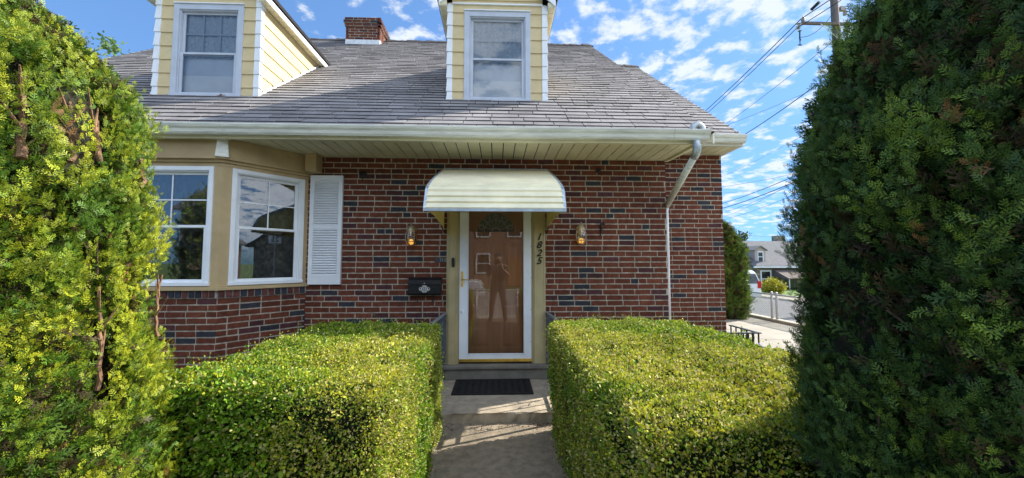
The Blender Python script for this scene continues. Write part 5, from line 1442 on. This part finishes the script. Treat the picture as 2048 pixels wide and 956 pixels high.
# ------------------------------------------------------------------ utility pole and wires
def pole():
    PX, PY = 16.95, 18.0
    t = thing('utility_pole', 'tall wooden utility pole with crossarm rising above the dark arborvitae', 'utility pole', (PX, PY, -.8))
    m = MB(); m.tube([(PX, PY, -.85), (PX, PY, 6), (PX, PY, 12), (PX, PY, 15.8)], [.24, .21, .175, .165], 14); m.build('pole', M['polewood'], t, smooth=True)
    m = MB(); m.box(15.03, 18.95, PY - .24, PY - .13, 13.29, 13.42); m.build('crossarm', M['polewood'], t, bevel=.008)
    for s in (-1, 1):
        m = MB(); m.hexa([(PX + s * .10, PY - .26, 12.55), (PX + s * .14, PY - .26, 12.55), (PX + s * .14, PY - .245, 12.55), (PX + s * .10, PY - .245, 12.55), (PX + s * .96, PY - .26, 13.30), (PX + s * 1.02, PY - .26, 13.30), (PX + s * 1.02, PY - .245, 13.30), (PX + s * .96, PY - .245, 13.30)]); m.build('brace', M['galv'], t)
    def ins(x, y, z, horiz=False):
        m = MB(); m.lathe([(0, 0), (.03, 0), (.035, .05), (.085, .06), (.09, .10), (.05, .12), (.085, .14), (.075, .19), (.04, .21), (.045, .25), (0, .27)], (x, y, z), 12); m.build('insulator', M['ceramic'], t, smooth=True)
    ins(15.12, PY - .18, 13.42); ins(18.6, PY - .18, 13.42)
    # strain insulators hanging beside the arm end, with a cut-out fuse
    m = MB()
    for k in range(4): m.lathe([(0, 0), (.09, .02), (.04, .06), (0, .07)], (14.86 + .05 * (k % 2), PY - .2, 12.98 - .12 * k + .3), 10)
    m.tube([(15.03, PY - .2, 13.33), (14.78, PY - .2, 13.15), (14.70, PY - .2, 13.0)], .035, 6)
    m.build('strain_insulator', M['ceramic'], t)
    m = MB(); m.tube([(14.92, PY - .2, 12.95), (14.90, PY - .2, 12.55), (14.93, PY - .2, 12.45)], .035, 6); m.tube([(14.80, PY - .2, 12.22), (14.98, PY - .2, 12.22)], .03, 5); m.tube([(14.90, PY - .2, 12.5), (14.90, PY - .2, 12.2)], .022, 5); m.build('fuse_cutout', M['wire'], t)
    # bracket on the far side of the pole
    m = MB(); m.box(PX + .16, PX + .42, PY - .18, PY - .02, 14.1, 14.3); m.lathe([(0, 0), (.09, .02), (.1, .12), (.05, .16), (.09, .2), (.0, .26)], (PX + .34, PY - .2, 13.80), 10); m.build('fuse_bracket', M['ceramic'], t)
    def sagp(a, b, sag, n=14):
        a, b = Vector(a), Vector(b); return [a.lerp(b, k / n) - Vector((0, 0, 4 * sag * (k / n) * (1 - k / n))) for k in range(n + 1)]
    # jumpers
    m = MB(); m.tube(sagp((PX - .17, PY - .2, 14.1), (14.95, PY - .2, 12.62), .35), .013, 5); m.tube(sagp((PX + .4, PY - .2, 13.9), (18.6, PY - .2, 14.6), .5), .016, 5); m.build('jumper_wire', M['wire'], t)
    labs = 'overhead wire running off the pole crossarm along the street'
    for (x, z, dz, ye, r) in ((15.08, 13.62, 0, 60, .022), (14.80, 13.10, 0, 60, .018)):
        m = MB(); m.tube(sagp((x, PY - .1, z), (x - .3, ye, z - .3), 1.7, 24), r, 5); m.tube(sagp((x, PY - .1, z), (x + .4, -22, z + .4), 1.2, 24), r, 5)
        tag(m.build('power_line', M['wire']), 'upper thick black power line tied to the pole crossarm insulator' if z > 13.5 else 'lower thin black power line from the hanging insulators of the crossarm', 'power line', 'power lines')
    m = MB()
    p0 = Vector((15.25, PY - .55, 13.8)); 
    for k in range(3): m.tube([p0 + Vector((.09, -.5, .16)) * (k * 1.2), p0 + Vector((.09, -.5, .16)) * (k * 1.2 + .8)], .07 - .01 * k, 8)
    m.build('splice_clamp', M['wire'], t)
pole()
def wires():
    data = WIRES
    for i, (pts, r, mname, lab) in enumerate(data):
        a, b = Vector(pts[0]), Vector(pts[1]); L = (b - a).length; p = []
        n = 20; sag = .012 * L
        for k in range(n + 1):
            t = k / n; p.append(a.lerp(b, t) - Vector((0, 0, 4 * sag * t * (1 - t) - sag * .8)))
        m = MB(); m.tube(p, r, 5, cap=False); tag(m.build('power_line', M[mname]), lab, 'power line', 'power lines')
WIRES = [
    (((17.51, 16.30, 13.23), (19.16, 33.76, 12.81)), 0.014, 'wire', 'single black wire running from the pole to the roof edge above the gutter'),
    (((19.79, 22.39, 12.23), (17.15, 29.96, 12.03)), 0.012, 'wiregrey', 'thin wire curving down just under the single black wire above the gutter'),
    (((9.56, 10.88, 6.80), (10.21, 16.15, 6.71)), 0.014, 'wire', 'thick black service wire meeting the right end of the gutter'),
    (((30.21, 35.74, 13.90), (32.50, 55.84, 13.70)), 0.014, 'wiregrey', 'faint grey wire crossing the sky alone below the gutter end'),
    (((27.63, 33.46, 9.60), (23.42, 40.73, 9.50)), 0.014, 'wiregrey', 'topmost grey wire of the bundle beside the house corner'),
    (((13.49, 15.78, 5.47), (15.27, 26.26, 5.41)), 0.016, 'wire', 'black wire second from the top of the bundle beside the house corner'),
    (((13.52, 15.57, 5.23), (15.68, 27.02, 5.17)), 0.020, 'wire', 'thickest black wire in the middle of the bundle beside the house corner'),
    (((21.32, 26.36, 7.05), (25.66, 43.51, 6.98)), 0.016, 'wiregrey', 'grey wire directly under the thickest black one of the bundle'),
    (((20.46, 25.43, 6.89), (27.82, 46.96, 6.82)), 0.012, 'wiregrey', 'thin wire third from the bottom of the bundle beside the house corner'),
    (((23.09, 27.31, 6.81), (29.06, 49.41, 6.74)), 0.014, 'wiregrey', 'lowest wire of the bundle beside the house corner'),
    (((29.23, 39.39, 9.30), (24.79, 42.26, 9.25)), 0.011, 'wiregrey', 'very faint wire between the top two of the bundle'),
    (((46.75, 61.19, 5.56), (35.82, 55.59, 5.54)), 0.022, 'wiregrey', 'upper of the two level wires over the distant house'),
    (((47.25, 62.00, 4.60), (33.78, 52.57, 4.58)), 0.022, 'wiregrey', 'lower of the two level wires over the distant house'),
]
wires()

# ------------------------------------------------------------------ houses across the streets
def far_house():
    """stone cottage across the side street, front turned towards the camera side"""
    X0, X1, Y0, Y1, ZG = 23.2, 33.0, 34.0, 43.0, -.95
    t = thing('stone_cottage', 'distant fieldstone cottage with grey roof, pale dormer and striped awning across the street', 'house', (X0, Y0, ZG))
    m = MB(); m.box(X0, X1, Y0, Y1, ZG, 1.15); m.build('wall', M['stone'], t)
    m = MB(); m.hexa([(X0 - .3, Y0 - .35, 1.05), (X1 + .3, Y0 - .35, 1.05), (X1 + .3, 38.5, 3.55), (X0 - .3, 38.5, 3.55), (X0 - .3, Y0 - .35, 1.20), (X1 + .3, Y0 - .35, 1.20), (X1 + .3, 38.5, 3.7), (X0 - .3, 38.5, 3.7)])
    m.hexa([(X0 - .3, 38.5, 3.55), (X1 + .3, 38.5, 3.55), (X1 + .3, Y1 + .3, 1.05), (X0 - .3, Y1 + .3, 1.05), (X0 - .3, 38.5, 3.7), (X1 + .3, 38.5, 3.7), (X1 + .3, Y1 + .3, 1.2), (X0 - .3, Y1 + .3, 1.2)])
    rf = m.build('roof', M['roofblue'], t)
    m = MB(); m.box(X0 - .3, X1 + .3, Y0 - .46, Y0 - .351, 1.04, 1.16); m.build('gutter', M['white'], t)
    m = MB(); m.prism([(Y0, 1.15), (Y1, 1.15), (38.5, 3.5)], 'x', X0, X0 + .2); m.build('gable_wall', M['stone'], t)
    # dormer
    m = MB(); dx0, dx1 = 23.72, 24.72; m.prism([(dx0, 1.35), (dx1, 1.35), (dx1, 2.65), ((dx0 + dx1) / 2, 3.0), (dx0, 2.65)], 'y', 34.55, 37.6); dm = m.build('dormer', M['tanwall'], t)
    m = MB(); c = (dx0 + dx1) / 2
    for s in (-1, 1): m.hexa([(c, 34.4, 3.0), (c + s * .62, 34.4, 2.58), (c + s * .62, 38.0, 2.58), (c, 38.0, 3.0), (c, 34.4, 3.07), (c + s * .62, 34.4, 2.66), (c + s * .62, 38.0, 2.66), (c, 38.0, 3.07)])
    m.build('dormer_roof', mat('far_dormer_roof', (0.2, 0.19, 0.18), .9), dm)
    m = MB()
    for a in ((23.94, 24.00, 1.52, 2.52), (24.42, 24.48, 1.52, 2.52), (24.00, 24.42, 2.44, 2.52), (24.00, 24.42, 1.52, 1.60), (24.00, 24.42, 2.0, 2.05)): m.box(a[0], a[1], 34.50, 34.56, a[2], a[3])
    m.build('window_frame', M['white'], dm)
    m = MB(); m.box(24.00, 24.42, 34.535, 34.549, 1.60, 2.44); m.build('window_pane', M['carglass'], dm)
    # ground floor windows and door
    for x in (23.75, 28.5):
        m = MB()
        for a in ((x, x + .1, -.75, .8), (x + .9, x + 1.0, -.75, .8), (x + .1, x + .9, .7, .8), (x + .1, x + .9, -.75, -.65), (x + .1, x + .9, .0, .06)): m.box(a[0], a[1], 33.93, 34.0 + .02, a[2], a[3])
        w = m.build('window', M['white'], t); m = MB(); m.box(x + .1, x + .9, 33.97, 33.995, -.65, .7); m.build('window_pane', M['carglass'], w)
    m = MB(); m.box(26.1, 27.1, 33.95, 34.02, ZG, 1.0); m.build('door', M['carglass'], t)
    # awning
    m = MB(); 
    for i in range(14):
        x = 24.9 + i * .25; m.hexa([(x + .01, 32.1, .12), (x + .24, 32.1, .12), (x + .24, 33.99, .86), (x + .01, 33.99, .86), (x + .01, 32.1, .16), (x + .24, 32.1, .16), (x + .24, 33.99, .92), (x + .01, 33.99, .92)])
    m.prism([(32.1, .12), (32.1, .02), (33.99, .3), (33.99, .86)], 'x', 24.9, 24.93)
    m.build('awning', M['polewood'], t)
    for x in (25.05, 28.2): m = MB(); m.tube([(x, 32.2, ZG), (x, 32.2, .1)], .04, 6); m.build('awning_post', M['white'], t)
    m = MB(); m.box(29.2, 30.1, 39, 39.8, 3.0, 4.3); m.build('chimney', M['stone'], rf)
far_house()
def bushy_tree(name, label, cat, c, r, n, cols, ls, seed, trunk=0.0, sq=(1, 1, 1), mid='leaf'):
    t = thing(name, label, cat, (c[0], c[1], c[2])); g = np.random.default_rng(seed)
    # clump centres spread through the volume
    nc = max(10, int(n / 70)); cc = norm(g.normal(size=(nc, 3))) * (g.random((nc, 1)) ** .45) * r * np.array(sq); 
    P = cc[g.integers(0, nc, n)] + g.normal(size=(n, 3)) * r * .13
    d = norm(g.normal(size=(n, 3)) + np.array([0, 0, .3])); s, z = frames(d); ln = (ls * g.uniform(.6, 1.3, n))[:, None]; w = ln * .36
    P = P + np.array([c[0], c[1], c[2] + trunk + r * sq[2] * .95])
    V = np.stack([P, P + d * ln * .35 + s * w, P + d * ln * .75 + s * w * .8, P + d * ln, P + d * ln * .75 - s * w * .8, P + d * ln * .35 - s * w], 1).reshape(-1, 3); b = (np.arange(n) * 6)[:, None]
    F = np.concatenate([b + np.array([0, 1, 2, 3]), b + np.array([0, 3, 4, 5])], 1).reshape(-1, 4)
    C_ = np.array(cols)[g.integers(0, len(cols), n)] * g.uniform(.6, 1.3, n)[:, None]
    np_mesh('crown', V, F, np.repeat(C_, 2, axis=0), M[mid], t)
    m = MB(); rnd = random.Random(seed); h = trunk + r * sq[2] * .9; rt = max(.03, r * .07)
    m.tube([(c[0], c[1], c[2] - .1), (c[0] + .05, c[1], c[2] + h * .6), (c[0], c[1], c[2] + h)], [rt, rt * .7, rt * .35], 8)
    for i in range(9):
        a = rnd.uniform(0, 6.28); z0 = c[2] + h * rnd.uniform(.3, .8); e = r * .75; m.tube([(c[0], c[1], z0), (c[0] + cos(a) * e * .5 * sq[0], c[1] + sin(a) * e * .5 * sq[1], z0 + e * .35), (c[0] + cos(a) * e * sq[0], c[1] + sin(a) * e * sq[1], z0 + e * .6)], [rt * .5, rt * .3, rt * .12], 5)
    m.build('trunk', M['bark'], t)
    return t
bushy_tree('golden_shrub', 'round golden yellow shrub on the lawn before the distant stone cottage', 'shrub', (21.05, 28.8, -.92), .80, 3600, [(.55, .45, .03), (.42, .38, .03), (.25, .28, .03)], .10, 3, sq=(1, .9, .72))
bushy_tree('green_shrub', 'low green shrub at the foot of the distant cottage wall', 'shrub', (23.6, 32.2, -.93), .55, 1200, [(.10, .18, .03), (.16, .24, .05)], .12, 4)
bushy_tree('broadleaf_tree', 'dark tree rising behind the distant cottage roof', 'tree', (33.5, 54, -1.0), 2.4, 5200, [(.05, .09, .02), (.08, .13, .03)], .34, 5, trunk=2.3)
bushy_tree('broadleaf_tree', 'leafy tree at the end of the side street', 'tree', (30.5, 78, -1.0), 3.4, 4200, [(.06, .11, .025), (.09, .14, .03)], .5, 6, trunk=1.5)

bushy_tree('broadleaf_tree', 'sparse young tree just showing above the roof edge at far left', 'tree', (-16.6, 17.0, 0), 1.5, 900, [(.10, .17, .04), (.14, .22, .05)], .14, 26, trunk=8.2)
# ------------------------------------------------------------------ vehicles
def vehicle(name, label, loc, rz, prof, width, paint, wheels, win, tail=True):
    """prof: side outline (y along the length, z); built in local axes then rotated about loc"""
    t = thing(name, label, name.split('_')[-1] if name != 'parked_car' else 'car', loc)
    mt = Matrix.Translation(Vector(loc)) @ Matrix.Rotation(rz, 4, 'Z')
    def put(m, nm, mm, **k):
        m.v = [tuple(mt @ Vector(v)) for v in m.v]; return m.build(nm, mm, t, **k)
    hw = width / 2
    m = MB(); n = len(prof)
    # tumblehome: top narrower
    zmax = max(z for y, z in prof); wl = win[0]
    def hwz(z): return hw if z < wl else hw - (z - wl) / (zmax - wl) * .16 * width
    vs = [(-hwz(z), y, z) for y, z in prof] + [(hwz(z), y, z) for y, z in prof]
    m.add(vs, [list(range(n))[::-1], list(range(n, 2 * n))] + [[i, (i + 1) % n, n + (i + 1) % n, n + i] for i in range(n)])
    put(m, 'body', paint, bevel=.05)
    m = MB()
    for s in (-1, 1):
        for poly in win[1]:
            vs = [(s * (hwz(z) + .012), y, z) for y, z in poly]; k = len(vs); vs2 = [(s * (hwz(z) - .02), y, z) for y, z in poly]
            m.add(vs + vs2, [list(range(k)), list(range(k, 2 * k))[::-1]] + [[i, (i + 1) % k, k + (i + 1) % k, k + i] for i in range(k)])
    put(m, 'side_window', M['carglass'])
    for (pa, pb, nm) in win[2]:
        m = MB(); (ya, za), (yb, zb) = pa, pb; d = Vector((0, yb - ya, zb - za)).normalized(); nn = Vector((0, d.z, -d.y)); nn = nn if (nn.y * (1 if ya > 0 else -1)) > 0 else -nn
        w0, w1 = hwz(za) - .10, hwz(zb) - .08; q = [Vector((-w0, ya, za)), Vector((w0, ya, za)), Vector((w1, yb, zb)), Vector((-w1, yb, zb))]
        m.hexa([tuple(v - nn * .03) for v in q] + [tuple(v + nn * .012) for v in q]); put(m, nm, M['carglass'])
    for y in wheels:
        for s in (-1, 1):
            m = MB(); m.lathe([(0, 0), (.20, 0), (.20, .02), (.31, .0), (.335, .03), (.335, .19), (.31, .22), (0, .22)], (0, 0, 0), 22)
            mm = Matrix.Translation((s * (hw - .10) , y, .335)) @ Matrix.Rotation(s * pi / 2, 4, 'Y') @ Matrix.Translation((0, 0, -.10)); m.v = [tuple(mm @ Vector(v)) for v in m.v]
            w = put(m, 'wheel', M['tyre']); m = MB(); m.lathe([(0, 0), (.05, .0), (.06, -.02), (.17, -.01), (.21, .01), (.21, .02), (0, .02)], (0, 0, 0), 14)
            mm = Matrix.Translation((s * (hw + .025), y, .335)) @ Matrix.Rotation(-s * pi / 2, 4, 'Y'); m.v = [tuple(mt @ mm @ Vector(v)) for v in m.v]; m.build('rim', M['chrome'], w)
    yb = min(y for y, z in prof); yf = max(y for y, z in prof)
    for s in (-1, 1):
        m = MB(); m.box(s * (hw - .16) - .08, s * (hw - .16) + .08 + .06 * s, yb - .015, yb + .12, .82, 1.25); put(m, 'tail_lamp', M['redlight'])
        m = MB(); m.box(s * (hw - .22) - .14, s * (hw - .22) + .14, yf - .1, yf + .012, .62, .80); put(m, 'headlight', M['chrome'])
    m = MB(); m.box(-hw + .05, hw - .05, yb - .07, yb + .05, .32, .55); put(m, 'rear_bumper', paint, bevel=.02)
    m = MB(); m.box(-hw + .05, hw - .05, yf - .05, yf + .06, .28, .55); put(m, 'front_bumper', paint, bevel=.02)
    return t
vanp = [(-2.4, .30), (2.35, .28), (2.45, .75), (2.25, 1.02), (1.55, 1.16), (.75, 1.78), (-.2, 1.90), (-2.1, 1.90), (-2.32, 1.72), (-2.42, 1.05)]
vanw = (1.10, [[(-2.2, 1.15), (-.95, 1.15), (-.95, 1.66), (-2.08, 1.66)], [(-.85, 1.15), (.25, 1.15), (.25, 1.66), (-.85, 1.66)], [(.33, 1.15), (1.30, 1.15), (.75, 1.62), (.33, 1.66)]], [((-2.42, 1.10), (-2.33, 1.68), 'rear_window'), ((1.52, 1.17), (.80, 1.74), 'windscreen')])
vehicle('parked_van', 'white van parked at the far side of the street beyond the fence', (15.02, 25.2, -.85), 0, vanp, 1.9, M['carwhite'], (-1.55, 1.5), vanw)
suvp = [(-2.3, .32), (2.2, .30), (2.3, .72), (2.15, .95), (1.15, 1.06), (.45, 1.58), (-.6, 1.66), (-1.85, 1.60), (-2.25, 1.08), (-2.33, .8)]
suvw = (1.02, [[(-1.95, 1.08), (-1.0, 1.08), (-1.0, 1.50), (-1.65, 1.50)], [(-.9, 1.08), (.1, 1.08), (.1, 1.52), (-.9, 1.50)], [(.18, 1.08), (.98, 1.08), (.45, 1.48), (.18, 1.52)]], [((-2.24, 1.10), (-1.86, 1.56), 'rear_window'), ((1.12, 1.08), (.50, 1.53), 'windscreen')])
vehicle('parked_car', 'white car parked at the kerb behind the camera', (-2.95, -8.6, -.30), -pi / 2, suvp, 1.85, M['carwhite'], (-1.45, 1.4), suvw)
vehicle('parked_car', 'second white car parked down the street on the right behind the camera', (13.2, -3.9, -.84), R(70), suvp, 1.85, M['carwhite'], (-1.45, 1.4), suvw)

# ------------------------------------------------------------------ street behind the camera, seen in the panes
def row_house(x0, x1, y1, label, seed, wallm, gz=-.2, H=5.6):
    t = thing('row_house', label, 'house', (x0, y1, gz), 'houses across the street behind the camera'); y0 = y1 - 9
    m = MB(); m.box(x0, x1, y0, y1, gz - .2, gz + H); m.build('wall', wallm, t)
    m = MB(); yc = (y0 + y1) / 2
    for s in (-1, 1):
        ye = yc + s * 5.0; m.hexa([(x0 - .3, yc, gz + H + 3), (x1 + .3, yc, gz + H + 3), (x1 + .3, ye, gz + H - .3), (x0 - .3, ye, gz + H - .3), (x0 - .3, yc, gz + H + 3.15), (x1 + .3, yc, gz + H + 3.15), (x1 + .3, ye, gz + H - .15), (x0 - .3, ye, gz + H - .15)])
    rf = m.build('roof', M['roofblue'], t)
    for xx in (x0, x1 - .2): 
        m = MB(); m.prism([(y0, gz + H), (y1, gz + H), (yc, gz + H + 2.95)], 'x', xx, xx + .2); m.build('gable', wallm, t)
    w = (x1 - x0); 
    for fz in (.9, 3.6):
        for k in range(3):
            cx = x0 + w * (k + .5) / 3
            if fz == .9 and k == 1: continue
            m = MB()
            for a in ((cx - .55, cx - .45, fz, fz + 1.5), (cx + .45, cx + .55, fz, fz + 1.5), (cx - .45, cx + .45, fz + 1.4, fz + 1.5), (cx - .45, cx + .45, fz, fz + .1), (cx - .45, cx + .45, fz + .72, fz + .78)): m.box(a[0], a[1], y1 - .02, y1 + .06, gz + a[2], gz + a[3])
            f = m.build('window', M['white'], t); m = MB(); m.box(cx - .45, cx + .45, y1 + .004, y1 + .02, gz + fz + .1, gz + fz + 1.4); m.build('window_pane', M['carglass'], f)
    cx = (x0 + x1) / 2; m = MB(); m.box(cx - .5, cx + .5, y1 - .01, y1 + .06, gz, gz + 2.15); m.build('door', M['wood'], t)
    return t
row_house(-9.2, -2.4, -19, 'brick house with two rows of white windows, straight behind and left', 3, M['oppbrick'])
row_house(-2.2, 4.8, -19, 'brick house with two rows of white windows, straight behind the camera', 4, M['oppbrick'])
row_house(8.0, 15.5, -20, 'stone house across the street, behind and right', 5, M['stone'])
row_house(22.5, 30.0, -9, 'brick house at the corner of both streets behind the camera', 6, M['oppbrick'], gz=-1.0, H=4.2)
row_house(26.0, 34.0, 2.5, 'stone house at the far side of the side street', 7, M['stone'], gz=-1.0, H=4.0)
row_house(-22, -14, -19, 'stone house across the street far behind on the left', 8, M['stone'])
bushy_tree('broadleaf_tree', 'street tree behind the camera at the corner', 'tree', (33.0, -24, -.85), 2.2, 2800, [(.07, .12, .025), (.11, .17, .03)], .3, 15, trunk=1.0)
bushy_tree('broadleaf_tree', 'street tree far behind the camera on the left', 'tree', (-10.5, -14.2, -.2), 2.4, 3800, [(.07, .12, .025), (.11, .17, .03)], .3, 16, trunk=2.2)
def speed_sign():
    c = Vector((16.77, -1.9, 3.0)); f = Vector((-.946, .32, 0)).normalized(); s = Vector((-f.y, f.x, 0))   # facing, sideways (text +x direction)
    t = thing('speed_limit_sign', 'white speed limit 25 sign on a steel post beside the side street', 'sign', (c.x, c.y, -.85))
    rx = -s if (s.cross(Vector((0, 0, 1)))).dot(f) < 0 else s
    mt = Matrix((( rx.x, 0, f.x, c.x), (rx.y, 0, f.y, c.y), (0, 1, 0, c.z), (0, 0, 0, 1)))
    m = MB(); m.hexa([tuple(mt @ Vector(v)) for v in ((-.305, -.38, -.006), (.305, -.38, -.006), (.305, .38, -.006), (-.305, .38, -.006), (-.305, -.38, 0), (.305, -.38, 0), (.305, .38, 0), (-.305, .38, 0))]); m.build('sign_plate', M['white'], t)
    m = MB(); m.tube([tuple(mt @ Vector((0, -4, -.04))), tuple(mt @ Vector((0, .35, -.04)))], .03, 6); m.build('post', M['galv'], t)
    for body, y, sz in (('SPEED', .24, .17), ('LIMIT', .09, .17), ('25', -.17, .40)):
        cu = bpy.data.curves.new('t', 'FONT'); cu.body = body; cu.size = sz; cu.align_x = 'CENTER'; cu.align_y = 'CENTER'; cu.extrude = .002; cu.offset = .004
        o = bpy.data.objects.new('tmp', cu); COL.objects.link(o); bpy.context.view_layer.update()
        me = bpy.data.meshes.new_from_object(o.evaluated_get(bpy.context.evaluated_depsgraph_get())); bpy.data.objects.remove(o)
        me.transform(mt @ Matrix.Translation((0, y, .004))); me.materials.clear(); me.materials.append(M['number'])
        q = bpy.data.objects.new('lettering', me); COL.objects.link(q); q.parent = t; q.matrix_parent_inverse = world_of(t).inverted()
speed_sign()

# ------------------------------------------------------------------ the photographer, seen only in the door glass
def skin_mesh(verts, edges, radii, root=0, sub=2):
    import bmesh
    me = bpy.data.meshes.new('t'); bm = bmesh.new(); ly = bm.verts.layers.skin.verify(); bv = [bm.verts.new(v) for v in verts]
    for a, c in edges: bm.edges.new((bv[a], bv[c]))
    for i, r in enumerate(radii): bv[i][ly].radius = r if isinstance(r, tuple) else (r, r); bv[i][ly].use_root = (i == root)
    bm.to_mesh(me); bm.free()
    o = bpy.data.objects.new('tmp', me); COL.objects.link(o); a = o.modifiers.new('s', 'SKIN'); a.use_smooth_shade = True; b = o.modifiers.new('u', 'SUBSURF'); b.levels = sub; b.render_levels = sub
    bpy.context.view_layer.update(); r = bpy.data.meshes.new_from_object(o.evaluated_get(bpy.context.evaluated_depsgraph_get())); bpy.data.objects.remove(o); return r
def photographer():
    G = -.012; Yb = -.46; X = .03
    t = thing('person', 'person in dark shirt and jeans holding up a phone with both hands', 'person', (X, Yb, G))
    V = []; E = []; Rr = []
    def v(x, y, z, r): V.append((X + x, Yb + y, G + z)); Rr.append(r); return len(V) - 1
    pel = v(0, 0, .95, (.155, .115)); wa = v(0, 0, 1.10, (.145, .105)); ch = v(0, 0, 1.30, (.165, .115)); sh = v(0, 0, 1.43, (.13, .09)); nk = v(0, .01, 1.52, .055); h1 = v(0, .03, 1.60, (.070, .085)); h2 = v(0, .03, 1.70, (.080, .095)); h3 = v(0, .02, 1.77, (.055, .065))
    E += [(pel, wa), (wa, ch), (ch, sh), (sh, nk), (nk, h1), (h1, h2), (h2, h3)]
    ns = v(0, .125, 1.655, .014); E.append((h2, ns))
    for s in (-1, 1):
        hp = v(s * .10, 0, .88, .095); kn = v(s * .15, .02, .50, .062); an = v(s * .19, -.01, .09, .042); to = v(s * .21, .15, .035, .036)
        E += [(pel, hp), (hp, kn), (kn, an), (an, to)]
        sd_ = v(s * .20, 0, 1.42, .062); el = v(s * .27, .12, 1.20, .045); wr = v(s * .10, .32, 1.42, .027); pa = v(s * .075, .36, 1.47, (.034, .018))
        E += [(sh, sd_), (sd_, el), (el, wr), (wr, pa)]
        ear = v(s * .088, .02, 1.68, .016); E.append((h2, ear))
        for k, (dx, dz, L) in enumerate(((-.02, .060, .9), (-.008, .068, 1), (.006, .064, .95), (.018, .052, .8))):
            a = v(s * (.075 - dx * .3), .375, 1.50 + dz * .25, .0085); b = v(s * (.065 + dx * .5), .392, 1.50 + dz * .9, .008); c = v(s * (.045 + dx * .5), .394, 1.50 + dz * 1.15, .007); E += [(pa, a), (a, b), (b, c)]
        a = v(s * .045, .35, 1.475, .010); b = v(s * .028, .355, 1.50, .008); E += [(pa, a), (a, b)]
    Rr2 = [(tuple(q * 1.22 for q in r_) if isinstance(r_, tuple) else r_ * (1.3 if r_ > .03 else 1.1)) for r_ in Rr]
    me = skin_mesh(V, E, Rr2)
    for mm in (M['skin'], M['jeans'], M['shirt']): me.materials.append(mm)
    for p in me.polygons:
        c = p.center; z = c.z - G; far = abs(c.x - X)
        p.material_index = 1 if z < .97 and far < .28 and c.y < Yb + .2 else (2 if z < 1.47 and c.y < Yb + .14 else 0)
    b = bpy.data.objects.new('body', me); COL.objects.link(b); b.parent = t; b.matrix_parent_inverse = world_of(t).inverted()
    m = MB(); o = []; nseg = 16
    for j in range(7):
        f = j / 6; ph = f * pi / 2
        for k in range(nseg): a = 2 * pi * k / nseg; m.v.append((X + .100 * cos(a) * cos(ph), Yb + .015 + .118 * sin(a) * cos(ph), G + 1.715 + .105 * sin(ph)))
    for j in range(6):
        for k in range(nseg): k2 = (k + 1) % nseg; m.f.append([j * nseg + k, j * nseg + k2, (j + 1) * nseg + k2, (j + 1) * nseg + k]); m.mi.append(0); m.c.append((1, 1, 1))
    m.build('hair', M['black'], t, smooth=True)
    for s in (-1, 1):
        m = MB(); m.lathe([(0, -.011), (.011, -.005), (.011, .005), (0, .011)], (X + s * .032, Yb + .112, G + 1.69), 10); m.build('eye', M['white'], t)
    m = MB(); m.box(X - .024, X + .024, Yb + .108, Yb + .118, G + 1.612, G + 1.620); m.build('mouth', M['redlight'], t)
    ph = MB(); ph.box(-.082, .082, -.052, -.043, 1.512, 1.588)
    p = tag(ph.build('phone', M['blackpl'], bevel=.003), 'black phone held up sideways in both hands', 'phone')
photographer()
